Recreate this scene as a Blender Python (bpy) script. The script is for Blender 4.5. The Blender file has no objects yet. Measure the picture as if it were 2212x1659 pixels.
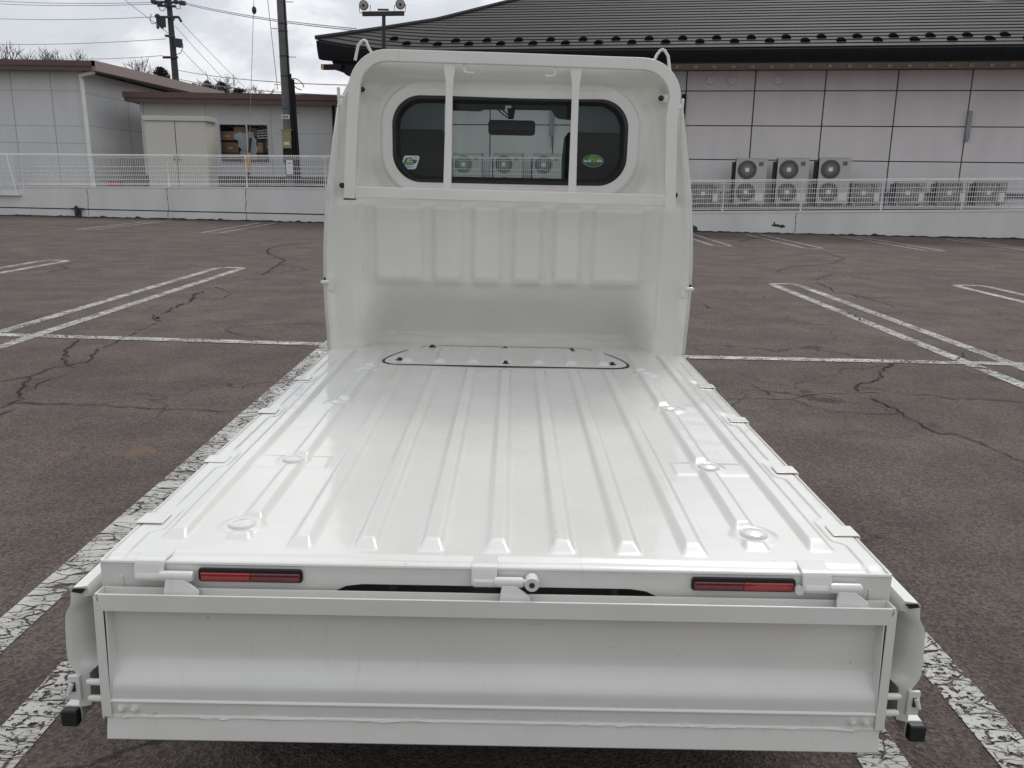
import bpy, math, random
from mathutils import Vector, Matrix
random.seed(7)
rad = math.radians
S = bpy.context.scene
COL = S.collection

# ------------------------------------------------------------------ camera
CAM = (0.0201, -1.3899, 1.3293)
YAW, PITCH, ROLL, FPX = 0.00107, 0.235797, 0.0150091, 1830.86   # focal length for a 2212 px wide frame
_f = Vector((math.sin(YAW)*math.cos(PITCH), math.cos(YAW)*math.cos(PITCH), -math.sin(PITCH)))
_r = Vector((math.cos(YAW), -math.sin(YAW), 0)); _u = _r.cross(_f)
RT = _r*math.cos(ROLL) + _u*math.sin(ROLL); UP = -_r*math.sin(ROLL) + _u*math.cos(ROLL); FW = _f
cd = bpy.data.cameras.new("camera"); cam = bpy.data.objects.new("camera", cd); COL.objects.link(cam)
cd.sensor_fit = 'HORIZONTAL'; cd.sensor_width = 36; cd.lens = 36*FPX/2212
cd.clip_start = 0.05; cd.clip_end = 2000
m = Matrix((RT, UP, -FW)).transposed().to_4x4(); m.translation = Vector(CAM); cam.matrix_world = m
S.camera = cam

def ray(px, py): return FW + RT*((px-1106)/FPX) - UP*((py-829.5)/FPX)
def onplane(px, py, p0, n):
    d = ray(px, py); n = Vector(n); c = Vector(CAM)
    return c + d*((Vector(p0)-c).dot(n)/d.dot(n))
def at(px, py, Y): return onplane(px, py, (0, Y, 0), (0, 1, 0))
def ground(px, py, z=0.0): return onplane(px, py, (0, 0, z), (0, 0, 1))

# ------------------------------------------------------------------ light
SUN_EL, SUN_AZ = rad(48), rad(22)      # azimuth measured from +Y towards +X (ahead of the camera, to the right)
sd = bpy.data.lights.new("sun", 'SUN'); sd.energy = 1.2; sd.angle = rad(14); sd.color = (1, .97, .92)
sun = bpy.data.objects.new("sun", sd); COL.objects.link(sun)
sdir = Vector((math.sin(SUN_AZ)*math.cos(SUN_EL), math.cos(SUN_AZ)*math.cos(SUN_EL), math.sin(SUN_EL)))
sun.rotation_euler = sdir.to_track_quat('Z', 'Y').to_euler()

W = bpy.data.worlds.new("World"); S.world = W; W.use_nodes = True
nt = W.node_tree; nt.nodes.clear(); N = nt.nodes; L = nt.links
out = N.new('ShaderNodeOutputWorld'); bg = N.new('ShaderNodeBackground'); bg.inputs[1].default_value = .1
sky = N.new('ShaderNodeTexSky'); sky.sky_type = 'NISHITA'; sky.sun_disc = False
sky.sun_elevation = SUN_EL; sky.sun_rotation = SUN_AZ; sky.air_density = 1.2; sky.dust_density = 2
tc = N.new('ShaderNodeTexCoord')
mp = N.new('ShaderNodeMapping'); mp.inputs['Scale'].default_value = (1, 1, 2.6); mp.inputs['Location'].default_value = (3.1, .4, .2)
n1 = N.new('ShaderNodeTexNoise'); n1.inputs['Scale'].default_value = 3.2; n1.inputs['Detail'].default_value = 9; n1.inputs['Roughness'].default_value = .56; n1.inputs['Distortion'].default_value = .5
L.new(tc.outputs['Generated'], mp.inputs[0]); L.new(mp.outputs[0], n1.inputs['Vector'])
cr = N.new('ShaderNodeValToRGB'); cr.color_ramp.interpolation = 'EASE'
e = cr.color_ramp.elements
e[0].position = .30; e[0].color = (.46, .48, .54, 1)
e[1].position = .44; e[1].color = (.63, .65, .70, 1)
for ps, c in ((.54, (.82, .83, .855, 1)), (.63, (1.0, 1.0, 1.0, 1))):
    q = e.new(ps); q.color = c
L.new(n1.outputs['Fac'], cr.inputs[0])
# overcast dome: brighter overhead than at the horizon
sep = N.new('ShaderNodeSeparateXYZ'); L.new(tc.outputs['Generated'], sep.inputs[0])
mr = N.new('ShaderNodeMapRange'); mr.inputs['From Min'].default_value = 0; mr.inputs['From Max'].default_value = .9
mr.inputs['To Min'].default_value = 10.8; mr.inputs['To Max'].default_value = 14.0
L.new(sep.outputs['Z'], mr.inputs['Value'])
dt = N.new('ShaderNodeVectorMath'); dt.operation = 'DOT_PRODUCT'; L.new(tc.outputs['Generated'], dt.inputs[0]); dt.inputs[1].default_value = (math.sin(SUN_AZ), math.cos(SUN_AZ), 0)
md = N.new('ShaderNodeMapRange'); md.interpolation_type = 'SMOOTHSTEP'; md.inputs['From Min'].default_value = -.75; md.inputs['From Max'].default_value = .55
md.inputs['To Min'].default_value = .74; md.inputs['To Max'].default_value = 1.0; L.new(dt.outputs['Value'], md.inputs['Value'])
ml = N.new('ShaderNodeMath'); ml.operation = 'MULTIPLY'; L.new(mr.outputs[0], ml.inputs[0]); L.new(md.outputs[0], ml.inputs[1])
vm = N.new('ShaderNodeVectorMath'); vm.operation = 'SCALE'; L.new(cr.outputs[0], vm.inputs[0]); L.new(ml.outputs[0], vm.inputs['Scale'])
mx = N.new('ShaderNodeMix'); mx.data_type = 'RGBA'
cf = N.new('ShaderNodeValToRGB'); cf.color_ramp.elements[0].position = .30; cf.color_ramp.elements[0].color = (.80, .80, .80, 1)
cf.color_ramp.elements[1].position = .5; cf.color_ramp.elements[1].color = (.97, .97, .97, 1)
L.new(n1.outputs['Fac'], cf.inputs[0]); L.new(cf.outputs[0], mx.inputs[0])
L.new(sky.outputs[0], mx.inputs[6]); L.new(vm.outputs[0], mx.inputs[7])
L.new(mx.outputs[2], bg.inputs[0]); L.new(bg.outputs[0], out.inputs[0])
S.view_settings.view_transform = 'Standard'; S.view_settings.look = 'None'
S.view_settings.gamma = 1; S.view_settings.exposure = 0.0; S.view_settings.use_curve_mapping = False
S.cycles.max_bounces = 8; S.cycles.transparent_max_bounces = 16; S.cycles.use_denoising = True
S.cycles.caustics_reflective = False; S.cycles.caustics_refractive = False

# ------------------------------------------------------------------ materials
MATS = {}
def nodes_of(name):
    mt = bpy.data.materials.new(name); mt.use_nodes = True
    return mt, mt.node_tree.nodes, mt.node_tree.links, mt.node_tree.nodes['Principled BSDF']
def mat(name, col, rough=.5, metal=0, var=.06, scale=6, coat=0, bump=0, bscale=80, spec=.5, var2=0, stretch=None):
    """procedural base: colour varied by two noises, optional bump"""
    if name in MATS: return MATS[name]
    mt, n, l, b = nodes_of(name)
    b.inputs['Roughness'].default_value = rough; b.inputs['Metallic'].default_value = metal
    b.inputs['Specular IOR Level'].default_value = spec
    b.inputs['Coat Weight'].default_value = coat; b.inputs['Coat Roughness'].default_value = .04
    t = n.new('ShaderNodeTexCoord'); src = t.outputs['Object']
    if stretch:
        mpp = n.new('ShaderNodeMapping'); mpp.inputs['Scale'].default_value = stretch; l.new(src, mpp.inputs[0]); src = mpp.outputs[0]
    ns = n.new('ShaderNodeTexNoise'); ns.inputs['Scale'].default_value = scale; ns.inputs['Detail'].default_value = 6
    l.new(src, ns.inputs['Vector'])
    r = n.new('ShaderNodeValToRGB'); r.color_ramp.elements[0].position = .3; r.color_ramp.elements[1].position = .7
    r.color_ramp.elements[0].color = tuple(c*(1-var) for c in col)+(1,)
    r.color_ramp.elements[1].color = tuple(min(1, c*(1+var)) for c in col)+(1,)
    l.new(ns.outputs['Fac'], r.inputs[0]); last = r.outputs[0]
    l.new(last, b.inputs['Base Color'])
    rr = n.new('ShaderNodeMapRange'); rr.inputs['To Min'].default_value = max(0, rough-.06); rr.inputs['To Max'].default_value = min(1, rough+.08)
    l.new(ns.outputs['Fac'], rr.inputs[0]); l.new(rr.outputs[0], b.inputs['Roughness'])
    if bump:
        nb = n.new('ShaderNodeTexNoise'); nb.inputs['Scale'].default_value = bscale; nb.inputs['Detail'].default_value = 3
        l.new(t.outputs['Object'], nb.inputs['Vector'])
        bp = n.new('ShaderNodeBump'); bp.inputs['Strength'].default_value = bump; bp.inputs['Distance'].default_value = .01
        l.new(nb.outputs['Fac'], bp.inputs['Height']); l.new(bp.outputs[0], b.inputs['Normal'])
    MATS[name] = mt; return mt

def truck_paint():
    mt, n, l, b = nodes_of('white_paint')
    t = n.new('ShaderNodeTexCoord')
    ns = n.new('ShaderNodeTexNoise'); ns.inputs['Scale'].default_value = 3; ns.inputs['Detail'].default_value = 8
    l.new(t.outputs['Object'], ns.inputs['Vector'])
    r = n.new('ShaderNodeValToRGB'); r.color_ramp.elements[0].position = .35; r.color_ramp.elements[1].position = .65
    r.color_ramp.elements[0].color = (.685, .684, .645, 1); r.color_ramp.elements[1].color = (.735, .735, .703, 1)
    l.new(ns.outputs['Fac'], r.inputs[0])
    # small dirt specks
    v = n.new('ShaderNodeTexNoise'); v.inputs['Scale'].default_value = 60; v.inputs['Detail'].default_value = 2
    l.new(t.outputs['Object'], v.inputs['Vector'])
    vr = n.new('ShaderNodeValToRGB'); vr.color_ramp.elements[0].position = .73; vr.color_ramp.elements[1].position = .78
    vr.color_ramp.elements[0].color = (0, 0, 0, 1); vr.color_ramp.elements[1].color = (.45, .45, .45, 1)
    l.new(v.outputs['Fac'], vr.inputs[0])
    m1 = n.new('ShaderNodeMix'); m1.data_type = 'RGBA'; m1.inputs[7].default_value = (.42, .40, .36, 1)
    l.new(vr.outputs[0], m1.inputs[0]); l.new(r.outputs[0], m1.inputs[6]); l.new(m1.outputs[2], b.inputs['Base Color'])
    mpw = n.new('ShaderNodeMapping'); mpw.inputs['Scale'].default_value = (55, 3.5, 12); mpw.inputs['Rotation'].default_value = (0, 0, .25); l.new(t.outputs['Object'], mpw.inputs[0])
    sc_ = n.new('ShaderNodeTexNoise'); sc_.inputs['Scale'].default_value = 1; sc_.inputs['Detail'].default_value = 5; l.new(mpw.outputs[0], sc_.inputs['Vector'])
    sr = n.new('ShaderNodeValToRGB'); sr.color_ramp.elements[0].position = .64; sr.color_ramp.elements[1].position = .80
    sr.color_ramp.elements[0].color = (0, 0, 0, 1); sr.color_ramp.elements[1].color = (.35, .35, .35, 1); l.new(sc_.outputs['Fac'], sr.inputs[0])
    dn = n.new('ShaderNodeTexNoise'); dn.inputs['Scale'].default_value = 14; dn.inputs['Detail'].default_value = 7; dn.inputs['Roughness'].default_value = .7; l.new(t.outputs['Object'], dn.inputs['Vector'])
    dr = n.new('ShaderNodeValToRGB'); dr.color_ramp.elements[0].position = .50; dr.color_ramp.elements[1].position = .72
    dr.color_ramp.elements[0].color = (0, 0, 0, 1); dr.color_ramp.elements[1].color = (.07, .07, .07, 1); l.new(dn.outputs['Fac'], dr.inputs[0])
    m2 = n.new('ShaderNodeMix'); m2.data_type = 'RGBA'; m2.inputs[7].default_value = (.50, .49, .45, 1); l.new(sr.outputs[0], m2.inputs[0]); l.new(m1.outputs[2], m2.inputs[6])
    m3 = n.new('ShaderNodeMix'); m3.data_type = 'RGBA'; m3.inputs[7].default_value = (.47, .455, .42, 1); l.new(dr.outputs[0], m3.inputs[0]); l.new(m2.outputs[2], m3.inputs[6]); l.new(m3.outputs[2], b.inputs['Base Color'])
    b.inputs['Roughness'].default_value = .38
    b.inputs['Coat Weight'].default_value = .9
    cr_ = n.new('ShaderNodeMapRange'); cr_.inputs['From Min'].default_value = .35; cr_.inputs['From Max'].default_value = .7
    cr_.inputs['To Min'].default_value = .03; cr_.inputs['To Max'].default_value = .16
    l.new(ns.outputs['Fac'], cr_.inputs[0]); l.new(cr_.outputs[0], b.inputs['Coat Roughness'])
    nb = n.new('ShaderNodeTexNoise'); nb.inputs['Scale'].default_value = 9; nb.inputs['Detail'].default_value = 2
    nb2 = n.new('ShaderNodeTexNoise'); nb2.inputs['Scale'].default_value = 420; nb2.inputs['Detail'].default_value = 1
    l.new(t.outputs['Object'], nb.inputs['Vector']); l.new(t.outputs['Object'], nb2.inputs['Vector'])
    bp = n.new('ShaderNodeBump'); bp.inputs['Strength'].default_value = .35; bp.inputs['Distance'].default_value = .006
    bq = n.new('ShaderNodeBump'); bq.inputs['Strength'].default_value = .06; bq.inputs['Distance'].default_value = .001
    l.new(nb.outputs['Fac'], bp.inputs['Height']); l.new(nb2.outputs['Fac'], bq.inputs['Height'])
    l.new(bp.outputs[0], bq.inputs['Normal']); l.new(bq.outputs[0], b.inputs['Normal']); l.new(bq.outputs[0], b.inputs['Coat Normal'])
    MATS['white_paint'] = mt; return mt

def glass_mat(name, tint, refl=1.45, rough=0.0):
    mt = bpy.data.materials.new(name); mt.use_nodes = True; n = mt.node_tree.nodes; l = mt.node_tree.links; n.clear()
    o = n.new('ShaderNodeOutputMaterial'); tr = n.new('ShaderNodeBsdfTransparent'); tr.inputs[0].default_value = (*tint, 1)
    gl = n.new('ShaderNodeBsdfGlossy'); gl.inputs['Roughness'].default_value = rough
    fr = n.new('ShaderNodeFresnel'); fr.inputs[0].default_value = refl
    mxx = n.new('ShaderNodeMixShader'); l.new(fr.outputs[0], mxx.inputs[0]); l.new(tr.outputs[0], mxx.inputs[1]); l.new(gl.outputs[0], mxx.inputs[2])
    l.new(mxx.outputs[0], o.inputs[0]); MATS[name] = mt; return mt

def asphalt_mat():
    mt, n, l, b = nodes_of('asphalt'); t = n.new('ShaderNodeTexCoord'); P = t.outputs['Object']
    def noise(sc, det, ro=.55):
        q = n.new('ShaderNodeTexNoise'); q.inputs['Scale'].default_value = sc; q.inputs['Detail'].default_value = det; q.inputs['Roughness'].default_value = ro
        l.new(P, q.inputs['Vector']); return q.outputs['Fac']
    def ramp(src, p0, c0, p1, c1):
        q = n.new('ShaderNodeValToRGB'); q.color_ramp.elements[0].position = p0; q.color_ramp.elements[1].position = p1
        q.color_ramp.elements[0].color = (*c0, 1); q.color_ramp.elements[1].color = (*c1, 1); l.new(src, q.inputs[0]); return q.outputs[0]
    def mix(f, a, bb, mode='MIX'):
        q = n.new('ShaderNodeMix'); q.data_type = 'RGBA'; q.blend_type = mode
        if hasattr(f, 'name'): l.new(f, q.inputs[0])
        else: q.inputs[0].default_value = f
        for s, i in ((a, 6), (bb, 7)):
            if hasattr(s, 'name'): l.new(s, q.inputs[i])
            else: q.inputs[i].default_value = (*s, 1)
        return q.outputs[2]
    base = ramp(noise(.35, 5), .32, (.105, .084, .075), .68, (.136, .111, .100))
    patch = ramp(noise(1.9, 7, .62), .40, (.80, .80, .80), .64, (1.12, 1.12, 1.12))
    c = mix(1.0, base, patch, 'MULTIPLY')
    # aggregate: voronoi stones, light and dark
    vo = n.new('ShaderNodeTexVoronoi'); vo.inputs['Scale'].default_value = 105; l.new(P, vo.inputs['Vector'])
    st = ramp(vo.outputs['Color'], .22, (.50, .50, .50), .85, (1.55, 1.52, 1.48)); c = mix(.66, c, mix(1.0, c, st, 'MULTIPLY'))
    vo2 = n.new('ShaderNodeTexVoronoi'); vo2.inputs['Scale'].default_value = 40; l.new(P, vo2.inputs['Vector'])
    pit = ramp(vo2.outputs['Distance'], .13, (.30, .29, .28), .26, (1, 1, 1)); c = mix(.32, c, mix(1.0, c, pit, 'MULTIPLY'))
    fine = ramp(noise(330, 2), .35, (.62, .62, .62), .66, (1.36, 1.36, 1.36)); c = mix(.6, c, mix(1.0, c, fine, 'MULTIPLY'))
    # hairline cracks
    wp = n.new('ShaderNodeTexNoise'); wp.inputs['Scale'].default_value = 1.1; wp.inputs['Detail'].default_value = 5; l.new(P, wp.inputs['Vector'])
    ad = n.new('ShaderNodeVectorMath'); ad.operation = 'MULTIPLY_ADD'; ad.inputs[1].default_value = (1.6, 1.6, 0); l.new(wp.outputs['Color'], ad.inputs[0]); l.new(P, ad.inputs[2])
    ve = n.new('ShaderNodeTexVoronoi'); ve.feature = 'DISTANCE_TO_EDGE'; ve.inputs['Scale'].default_value = .55; l.new(ad.outputs[0], ve.inputs['Vector'])
    ck = ramp(ve.outputs['Distance'], .0022, (1, 1, 1), .0075, (0, 0, 0)); cm = ramp(noise(.6, 2), .42, (0, 0, 0), .58, (.75, .75, .75))
    c = mix(mix(1.0, ck, cm, 'MULTIPLY'), c, (.022, .018, .016))
    # rusty brown and oily stains at fixed spots (they stay put on the ground)
    for (x, y, r_, col, f) in STAINS:
        mpp = n.new('ShaderNodeVectorMath'); mpp.operation = 'DISTANCE'; l.new(P, mpp.inputs[0]); mpp.inputs[1].default_value = (x, y, 0)
        wn = n.new('ShaderNodeMath'); wn.operation = 'MULTIPLY_ADD'; wn.inputs[1].default_value = r_*1.6; l.new(noise(7/r_*.12+4, 4), wn.inputs[0]); l.new(mpp.outputs['Value'], wn.inputs[2])
        k = ramp(wn.outputs[0], 0, (f,)*3, 1, (0,)*3)
        rr = k.node.color_ramp; rr.elements[0].position = r_*1.05; rr.elements[1].position = r_*1.9
        c = mix(k, c, col)
    l.new(c, b.inputs['Base Color']); b.inputs['Roughness'].default_value = .86; b.inputs['Specular IOR Level'].default_value = .25
    hh = n.new('ShaderNodeMath'); hh.operation = 'ADD'; l.new(vo.outputs['Distance'], hh.inputs[0]); l.new(noise(170, 3), hh.inputs[1])
    bp = n.new('ShaderNodeBump'); bp.inputs['Strength'].default_value = .8; bp.inputs['Distance'].default_value = .006
    l.new(hh.outputs[0], bp.inputs['Height']); l.new(bp.outputs[0], b.inputs['Normal'])
    MATS['asphalt'] = mt; return mt

def z5(x, y): return ground(x*.347, 440.5+y*.347)
def z6(x, y): return ground(1423+x*.3566, 508.3+y*.3566)
STAINS = []
for p, r_, col, f in ((z5(850, 1545), .10, (.20, .13, .07), .6), (z5(900, 1470), .07, (.18, .12, .07), .4), (z5(395, 1555), .05, (.20, .14, .08), .5),
                      (z6(1670, 1155), .055, (.055, .048, .046), .8), (z6(1575, 1190), .045, (.08, .062, .056), .6), (z6(300, 838), .09, (.07, .06, .055), .5)):
    STAINS.append((p.x, p.y, r_, col, f))

def line_mat(nm='worn_line_paint', ch=.385, gain=1.0):
    mt = bpy.data.materials.new(nm); mt.use_nodes = True; n = mt.node_tree.nodes; l = mt.node_tree.links
    b = n['Principled BSDF']; o = n['Material Output']; t = n.new('ShaderNodeTexCoord'); P = t.outputs['Object']
    b.inputs['Roughness'].default_value = .8
    ns = n.new('ShaderNodeTexNoise'); ns.inputs['Scale'].default_value = 5; ns.inputs['Detail'].default_value = 8; l.new(P, ns.inputs['Vector'])
    r = n.new('ShaderNodeValToRGB'); r.color_ramp.elements[0].position = .3; r.color_ramp.elements[1].position = .7
    r.color_ramp.elements[0].color = (.36*gain, .355*gain, .325*gain, 1); r.color_ramp.elements[1].color = (.56*gain, .56*gain, .53*gain, 1)
    l.new(ns.outputs['Fac'], r.inputs[0]); l.new(r.outputs[0], b.inputs['Base Color'])
    w = n.new('ShaderNodeTexNoise'); w.inputs['Scale'].default_value = 6; w.inputs['Detail'].default_value = 4; l.new(P, w.inputs['Vector'])
    ad = n.new('ShaderNodeVectorMath'); ad.operation = 'MULTIPLY_ADD'; ad.inputs[1].default_value = (.16, .10, 0); l.new(w.outputs['Color'], ad.inputs[0]); l.new(P, ad.inputs[2])
    mpp = n.new('ShaderNodeMapping'); mpp.inputs['Scale'].default_value = (.5, 1.35, 1); l.new(ad.outputs[0], mpp.inputs[0])
    def crk(sc, a, c_):
        v = n.new('ShaderNodeTexVoronoi'); v.feature = 'DISTANCE_TO_EDGE'; v.inputs['Scale'].default_value = sc; l.new(mpp.outputs[0], v.inputs['Vector'])
        q = n.new('ShaderNodeMapRange'); q.inputs['From Min'].default_value = a; q.inputs['From Max'].default_value = c_; l.new(v.outputs['Distance'], q.inputs[0]); return q.outputs[0]
    k1 = crk(13, .016, .046)
    k2 = crk(42, .012, .07)
    chip = n.new('ShaderNodeTexNoise'); chip.inputs['Scale'].default_value = 48; chip.inputs['Detail'].default_value = 4; chip.inputs['Roughness'].default_value = .65; l.new(P, chip.inputs['Vector'])
    cq = n.new('ShaderNodeMapRange'); cq.inputs['From Min'].default_value = ch; cq.inputs['From Max'].default_value = ch+.055
    wn = n.new('ShaderNodeTexNoise'); wn.inputs['Scale'].default_value = 1.7; wn.inputs['Detail'].default_value = 3; l.new(P, wn.inputs['Vector'])
    wa = n.new('ShaderNodeMath'); wa.operation = 'MULTIPLY_ADD'; wa.inputs[1].default_value = .45; l.new(wn.outputs['Fac'], wa.inputs[0]); l.new(chip.outputs['Fac'], wa.inputs[2])
    wb = n.new('ShaderNodeMath'); wb.operation = 'SUBTRACT'; wb.inputs[1].default_value = .225; l.new(wa.outputs[0], wb.inputs[0]); l.new(wb.outputs[0], cq.inputs[0])
    k2m = n.new('ShaderNodeMath'); k2m.operation = 'MAXIMUM'; l.new(k2, k2m.inputs[0])
    big = n.new('ShaderNodeMapRange'); big.inputs['From Min'].default_value = .42; big.inputs['From Max'].default_value = .58; l.new(ns.outputs['Fac'], big.inputs[0]); l.new(big.outputs[0], k2m.inputs[1])
    a1 = n.new('ShaderNodeMath'); a1.operation = 'MULTIPLY'; l.new(k1, a1.inputs[0]); l.new(k2m.outputs[0], a1.inputs[1])
    a2 = n.new('ShaderNodeMath'); a2.operation = 'MULTIPLY'; l.new(a1.outputs[0], a2.inputs[0]); l.new(cq.outputs[0], a2.inputs[1])
    tr = n.new('ShaderNodeBsdfTransparent'); ms = n.new('ShaderNodeMixShader')
    l.new(a2.outputs[0], ms.inputs[0]); l.new(tr.outputs[0], ms.inputs[1]); l.new(b.outputs[0], ms.inputs[2]); l.new(ms.outputs[0], o.inputs[0])
    MATS[nm] = mt; return mt

PAINT = truck_paint(); ASPH = asphalt_mat(); LINE = line_mat(); LINEF = line_mat('faded_line_paint', .42, 1.0)
GLASS = glass_mat('rear_glass', (.80, .85, .84), 1.30); GLASS2 = glass_mat('front_glass', (.90, .95, .93), 1.2)
BLACK = mat('black_rubber', (.012, .012, .014), .45, var=.2)
INTER = mat('dark_interior', (.007, .0075, .009), .8, var=.2)
HEADL = mat('grey_headliner', (.34, .36, .40), .85, var=.08)
RED1 = mat('red_lens_bright', (.30, .005, .008), .12, var=.15, scale=40, coat=1)
RED2 = mat('red_lens_dark', (.12, .004, .008), .12, var=.15, scale=40, coat=1)
STEEL = mat('bare_steel', (.35, .35, .34), .35, metal=.8, var=.2)
DARKM = mat('dark_metal', (.03, .03, .035), .5, var=.3)
CHASS = mat('chassis_black', (.02, .02, .02), .7, var=.3)

# ------------------------------------------------------------------ mesh builder
ORG = {}
class MB:
    def __init__(s): s.v = []; s.f = []; s.m = []
    def quad(s, *p, mi=0):
        i = len(s.v); s.v += [tuple(q) for q in p]; s.f.append(tuple(range(i, i+len(p)))); s.m.append(mi); return s
    def hull(s, bot, top, mi=0):
        n = len(bot); i = len(s.v); s.v += [tuple(q) for q in bot]+[tuple(q) for q in top]
        s.f.append(tuple(range(i+n-1, i-1, -1))); s.f.append(tuple(range(i+n, i+2*n)))
        for k in range(n): s.f.append((i+k, i+(k+1) % n, i+n+(k+1) % n, i+n+k))
        s.m += [mi]*(n+2); return s
    def box(s, x0, x1, y0, y1, z0, z1, mi=0):
        return s.hull([(x0, y0, z0), (x1, y0, z0), (x1, y1, z0), (x0, y1, z0)], [(x0, y0, z1), (x1, y0, z1), (x1, y1, z1), (x0, y1, z1)], mi)
    def obox(s, c, ax, ay, az, mi=0):
        """oriented box: centre and three half-axis vectors"""
        c = Vector(c); ax = Vector(ax); ay = Vector(ay); az = Vector(az)
        q = lambda i, j, k: c+ax*i+ay*j+az*k
        return s.hull([q(-1, -1, -1), q(1, -1, -1), q(1, 1, -1), q(-1, 1, -1)], [q(-1, -1, 1), q(1, -1, 1), q(1, 1, 1), q(-1, 1, 1)], mi)
    def tube(s, pts, r, n=8, mi=0, caps=True):
        pts = [Vector(p) for p in pts]; i0 = len(s.v); K = len(pts)
        rs = r if isinstance(r, (list, tuple)) else [r]*K
        t0 = (pts[1]-pts[0]).normalized(); a = Vector((0, 0, 1)) if abs(t0.z) < .9 else Vector((1, 0, 0))
        u = t0.cross(a).normalized()
        for k, p in enumerate(pts):
            t = (pts[min(k+1, K-1)]-pts[max(k-1, 0)]).normalized()
            u = (u-t*u.dot(t)).normalized(); w = t.cross(u)
            for j in range(n):
                an = 2*math.pi*j/n; s.v.append(tuple(p+u*(rs[k]*math.cos(an))+w*(rs[k]*math.sin(an))))
        for k in range(K-1):
            for j in range(n):
                a_, b_ = i0+k*n+j, i0+k*n+(j+1) % n
                s.f.append((a_, b_, b_+n, a_+n)); s.m.append(mi)
        if caps:
            s.f.append(tuple(range(i0+n-1, i0-1, -1))); s.f.append(tuple(range(i0+(K-1)*n, i0+K*n))); s.m += [mi, mi]
        return s
    def strip(s, rows, mi=0, closed=False):
        """rows of equal length -> grid"""
        i0 = len(s.v); n = len(rows[0])
        for r in rows: s.v += [tuple(q) for q in r]
        for a in range(len(rows)-1):
            for b in range(n if closed else n-1):
                c = (b+1) % n; s.f.append((i0+a*n+b, i0+a*n+c, i0+(a+1)*n+c, i0+(a+1)*n+b)); s.m.append(mi)
        return s
    def prism_x(s, prof, x0, x1, mi=0): return s.hull([(x0, y, z) for y, z in prof], [(x1, y, z) for y, z in prof], mi)
    def prism_y(s, prof, y0, y1, mi=0): return s.hull([(x, y0, z) for x, z in prof], [(x, y1, z) for x, z in prof], mi)
    def prism_z(s, prof, z0, z1, mi=0): return s.hull([(x, y, z0) for x, y in prof], [(x, y, z1) for x, y in prof], mi)
    def sphere(s, c, r, sc=(1, 1, 1), n=10, mi=0):
        rows = []
        for i in range(n+1):
            a = math.pi*i/n; rr = max(math.sin(a), 1e-4)
            rows.append([(c[0]+r*sc[0]*rr*math.cos(2*math.pi*j/n/1.0), c[1]+r*sc[1]*rr*math.sin(2*math.pi*j/n), c[2]+r*sc[2]*math.cos(a)) for j in range(n)])
        return s.strip(rows, mi, closed=True)
    def build(s, name, mats, parent=None, org=None, bevel=0, solid=0, smooth=30, fixn=True, segs=2):
        if not isinstance(mats, (list, tuple)): mats = [mats]
        if parent is not None: o_ = ORG[parent.name]
        elif org is None:
            xs, ys, zs = zip(*s.v); o_ = Vector(((min(xs)+max(xs))/2, (min(ys)+max(ys))/2, min(zs)))
        else: o_ = Vector(org)
        me = bpy.data.meshes.new(name); me.from_pydata([(a-o_[0], b-o_[1], c-o_[2]) for a, b, c in s.v], [], s.f)
        for mt in mats: me.materials.append(mt)
        if len(mats) > 1: me.polygons.foreach_set('material_index', s.m)
        if fixn:
            import bmesh
            bm = bmesh.new(); bm.from_mesh(me); bmesh.ops.recalc_face_normals(bm, faces=bm.faces); bm.to_mesh(me); bm.free()
        me.polygons.foreach_set('use_smooth', [True]*len(me.polygons)); me.set_sharp_from_angle(angle=rad(smooth)); me.update()
        o = bpy.data.objects.new(name, me); COL.objects.link(o)
        if parent is not None: o.parent = parent
        else: o.location = o_
        ORG[o.name] = o_
        if solid:
            sm = o.modifiers.new('sheet', 'SOLIDIFY'); sm.thickness = solid; sm.offset = 0
            if not bevel: es = o.modifiers.new('sharp', 'EDGE_SPLIT'); es.split_angle = rad(30)
        if bevel:
            bv = o.modifiers.new('edge', 'BEVEL'); bv.width = bevel; bv.segments = segs; bv.limit_method = 'ANGLE'; bv.angle_limit = rad(35)
            bv.harden_normals = False
            wnm = o.modifiers.new('normals', 'WEIGHTED_NORMAL'); wnm.keep_sharp = True; wnm.weight = 80
        return o

def tag(o, label, cat=None, group=None, kind=None):
    if label: o['label'] = label
    if cat: o['category'] = cat
    if group: o['group'] = group
    if kind: o['kind'] = kind
    return o
def thing(name, label, cat, loc, group=None):
    o = bpy.data.objects.new(name, None); COL.objects.link(o); o.location = loc; o.empty_display_size = .2
    ORG[o.name] = Vector(loc); return tag(o, label, cat, group)
def kids(o): return [c for c in COL.objects if c.parent == o]
def copy_tree(o, loc, rotz, label, parent=None):
    c = o.copy(); COL.objects.link(c); c.parent = parent
    if parent is None: c.location = loc; c.rotation_euler = (0, 0, rotz); c['label'] = label
    for k in kids(o): copy_tree(k, None, None, None, c)
    return c
def ss(x, a, b):
    t = max(0, min(1, (x-a)/(b-a))); return t*t*(3-2*t)
def lin(x, a, b): return max(0, min(1, (x-a)/(b-a)))
def rrect(x, z, hx, hz, r):
    qx, qz = abs(x)-hx+r, abs(z)-hz+r
    return math.hypot(max(qx, 0), max(qz, 0))+min(max(qx, qz), 0)-r
def rring(cx, cz, hx, hz, r, n=10):
    pts = []
    for (sx, sz, a0) in ((1, 1, 0), (-1, 1, 90), (-1, -1, 180), (1, -1, 270)):
        for k in range(n+1):
            a = rad(a0+90*k/n); pts.append((cx+sx*(hx-r)+r*math.cos(a), cz+sz*(hz-r)+r*math.sin(a)))
    return pts

# ================================================================== ground
g = MB(); g.quad((-150, -60, 0), (150, -60, 0), (150, 220, 0), (-150, 220, 0))
go = g.build('ground', ASPH, org=(0, 0, 0)); tag(go, None, kind='structure')

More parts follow.
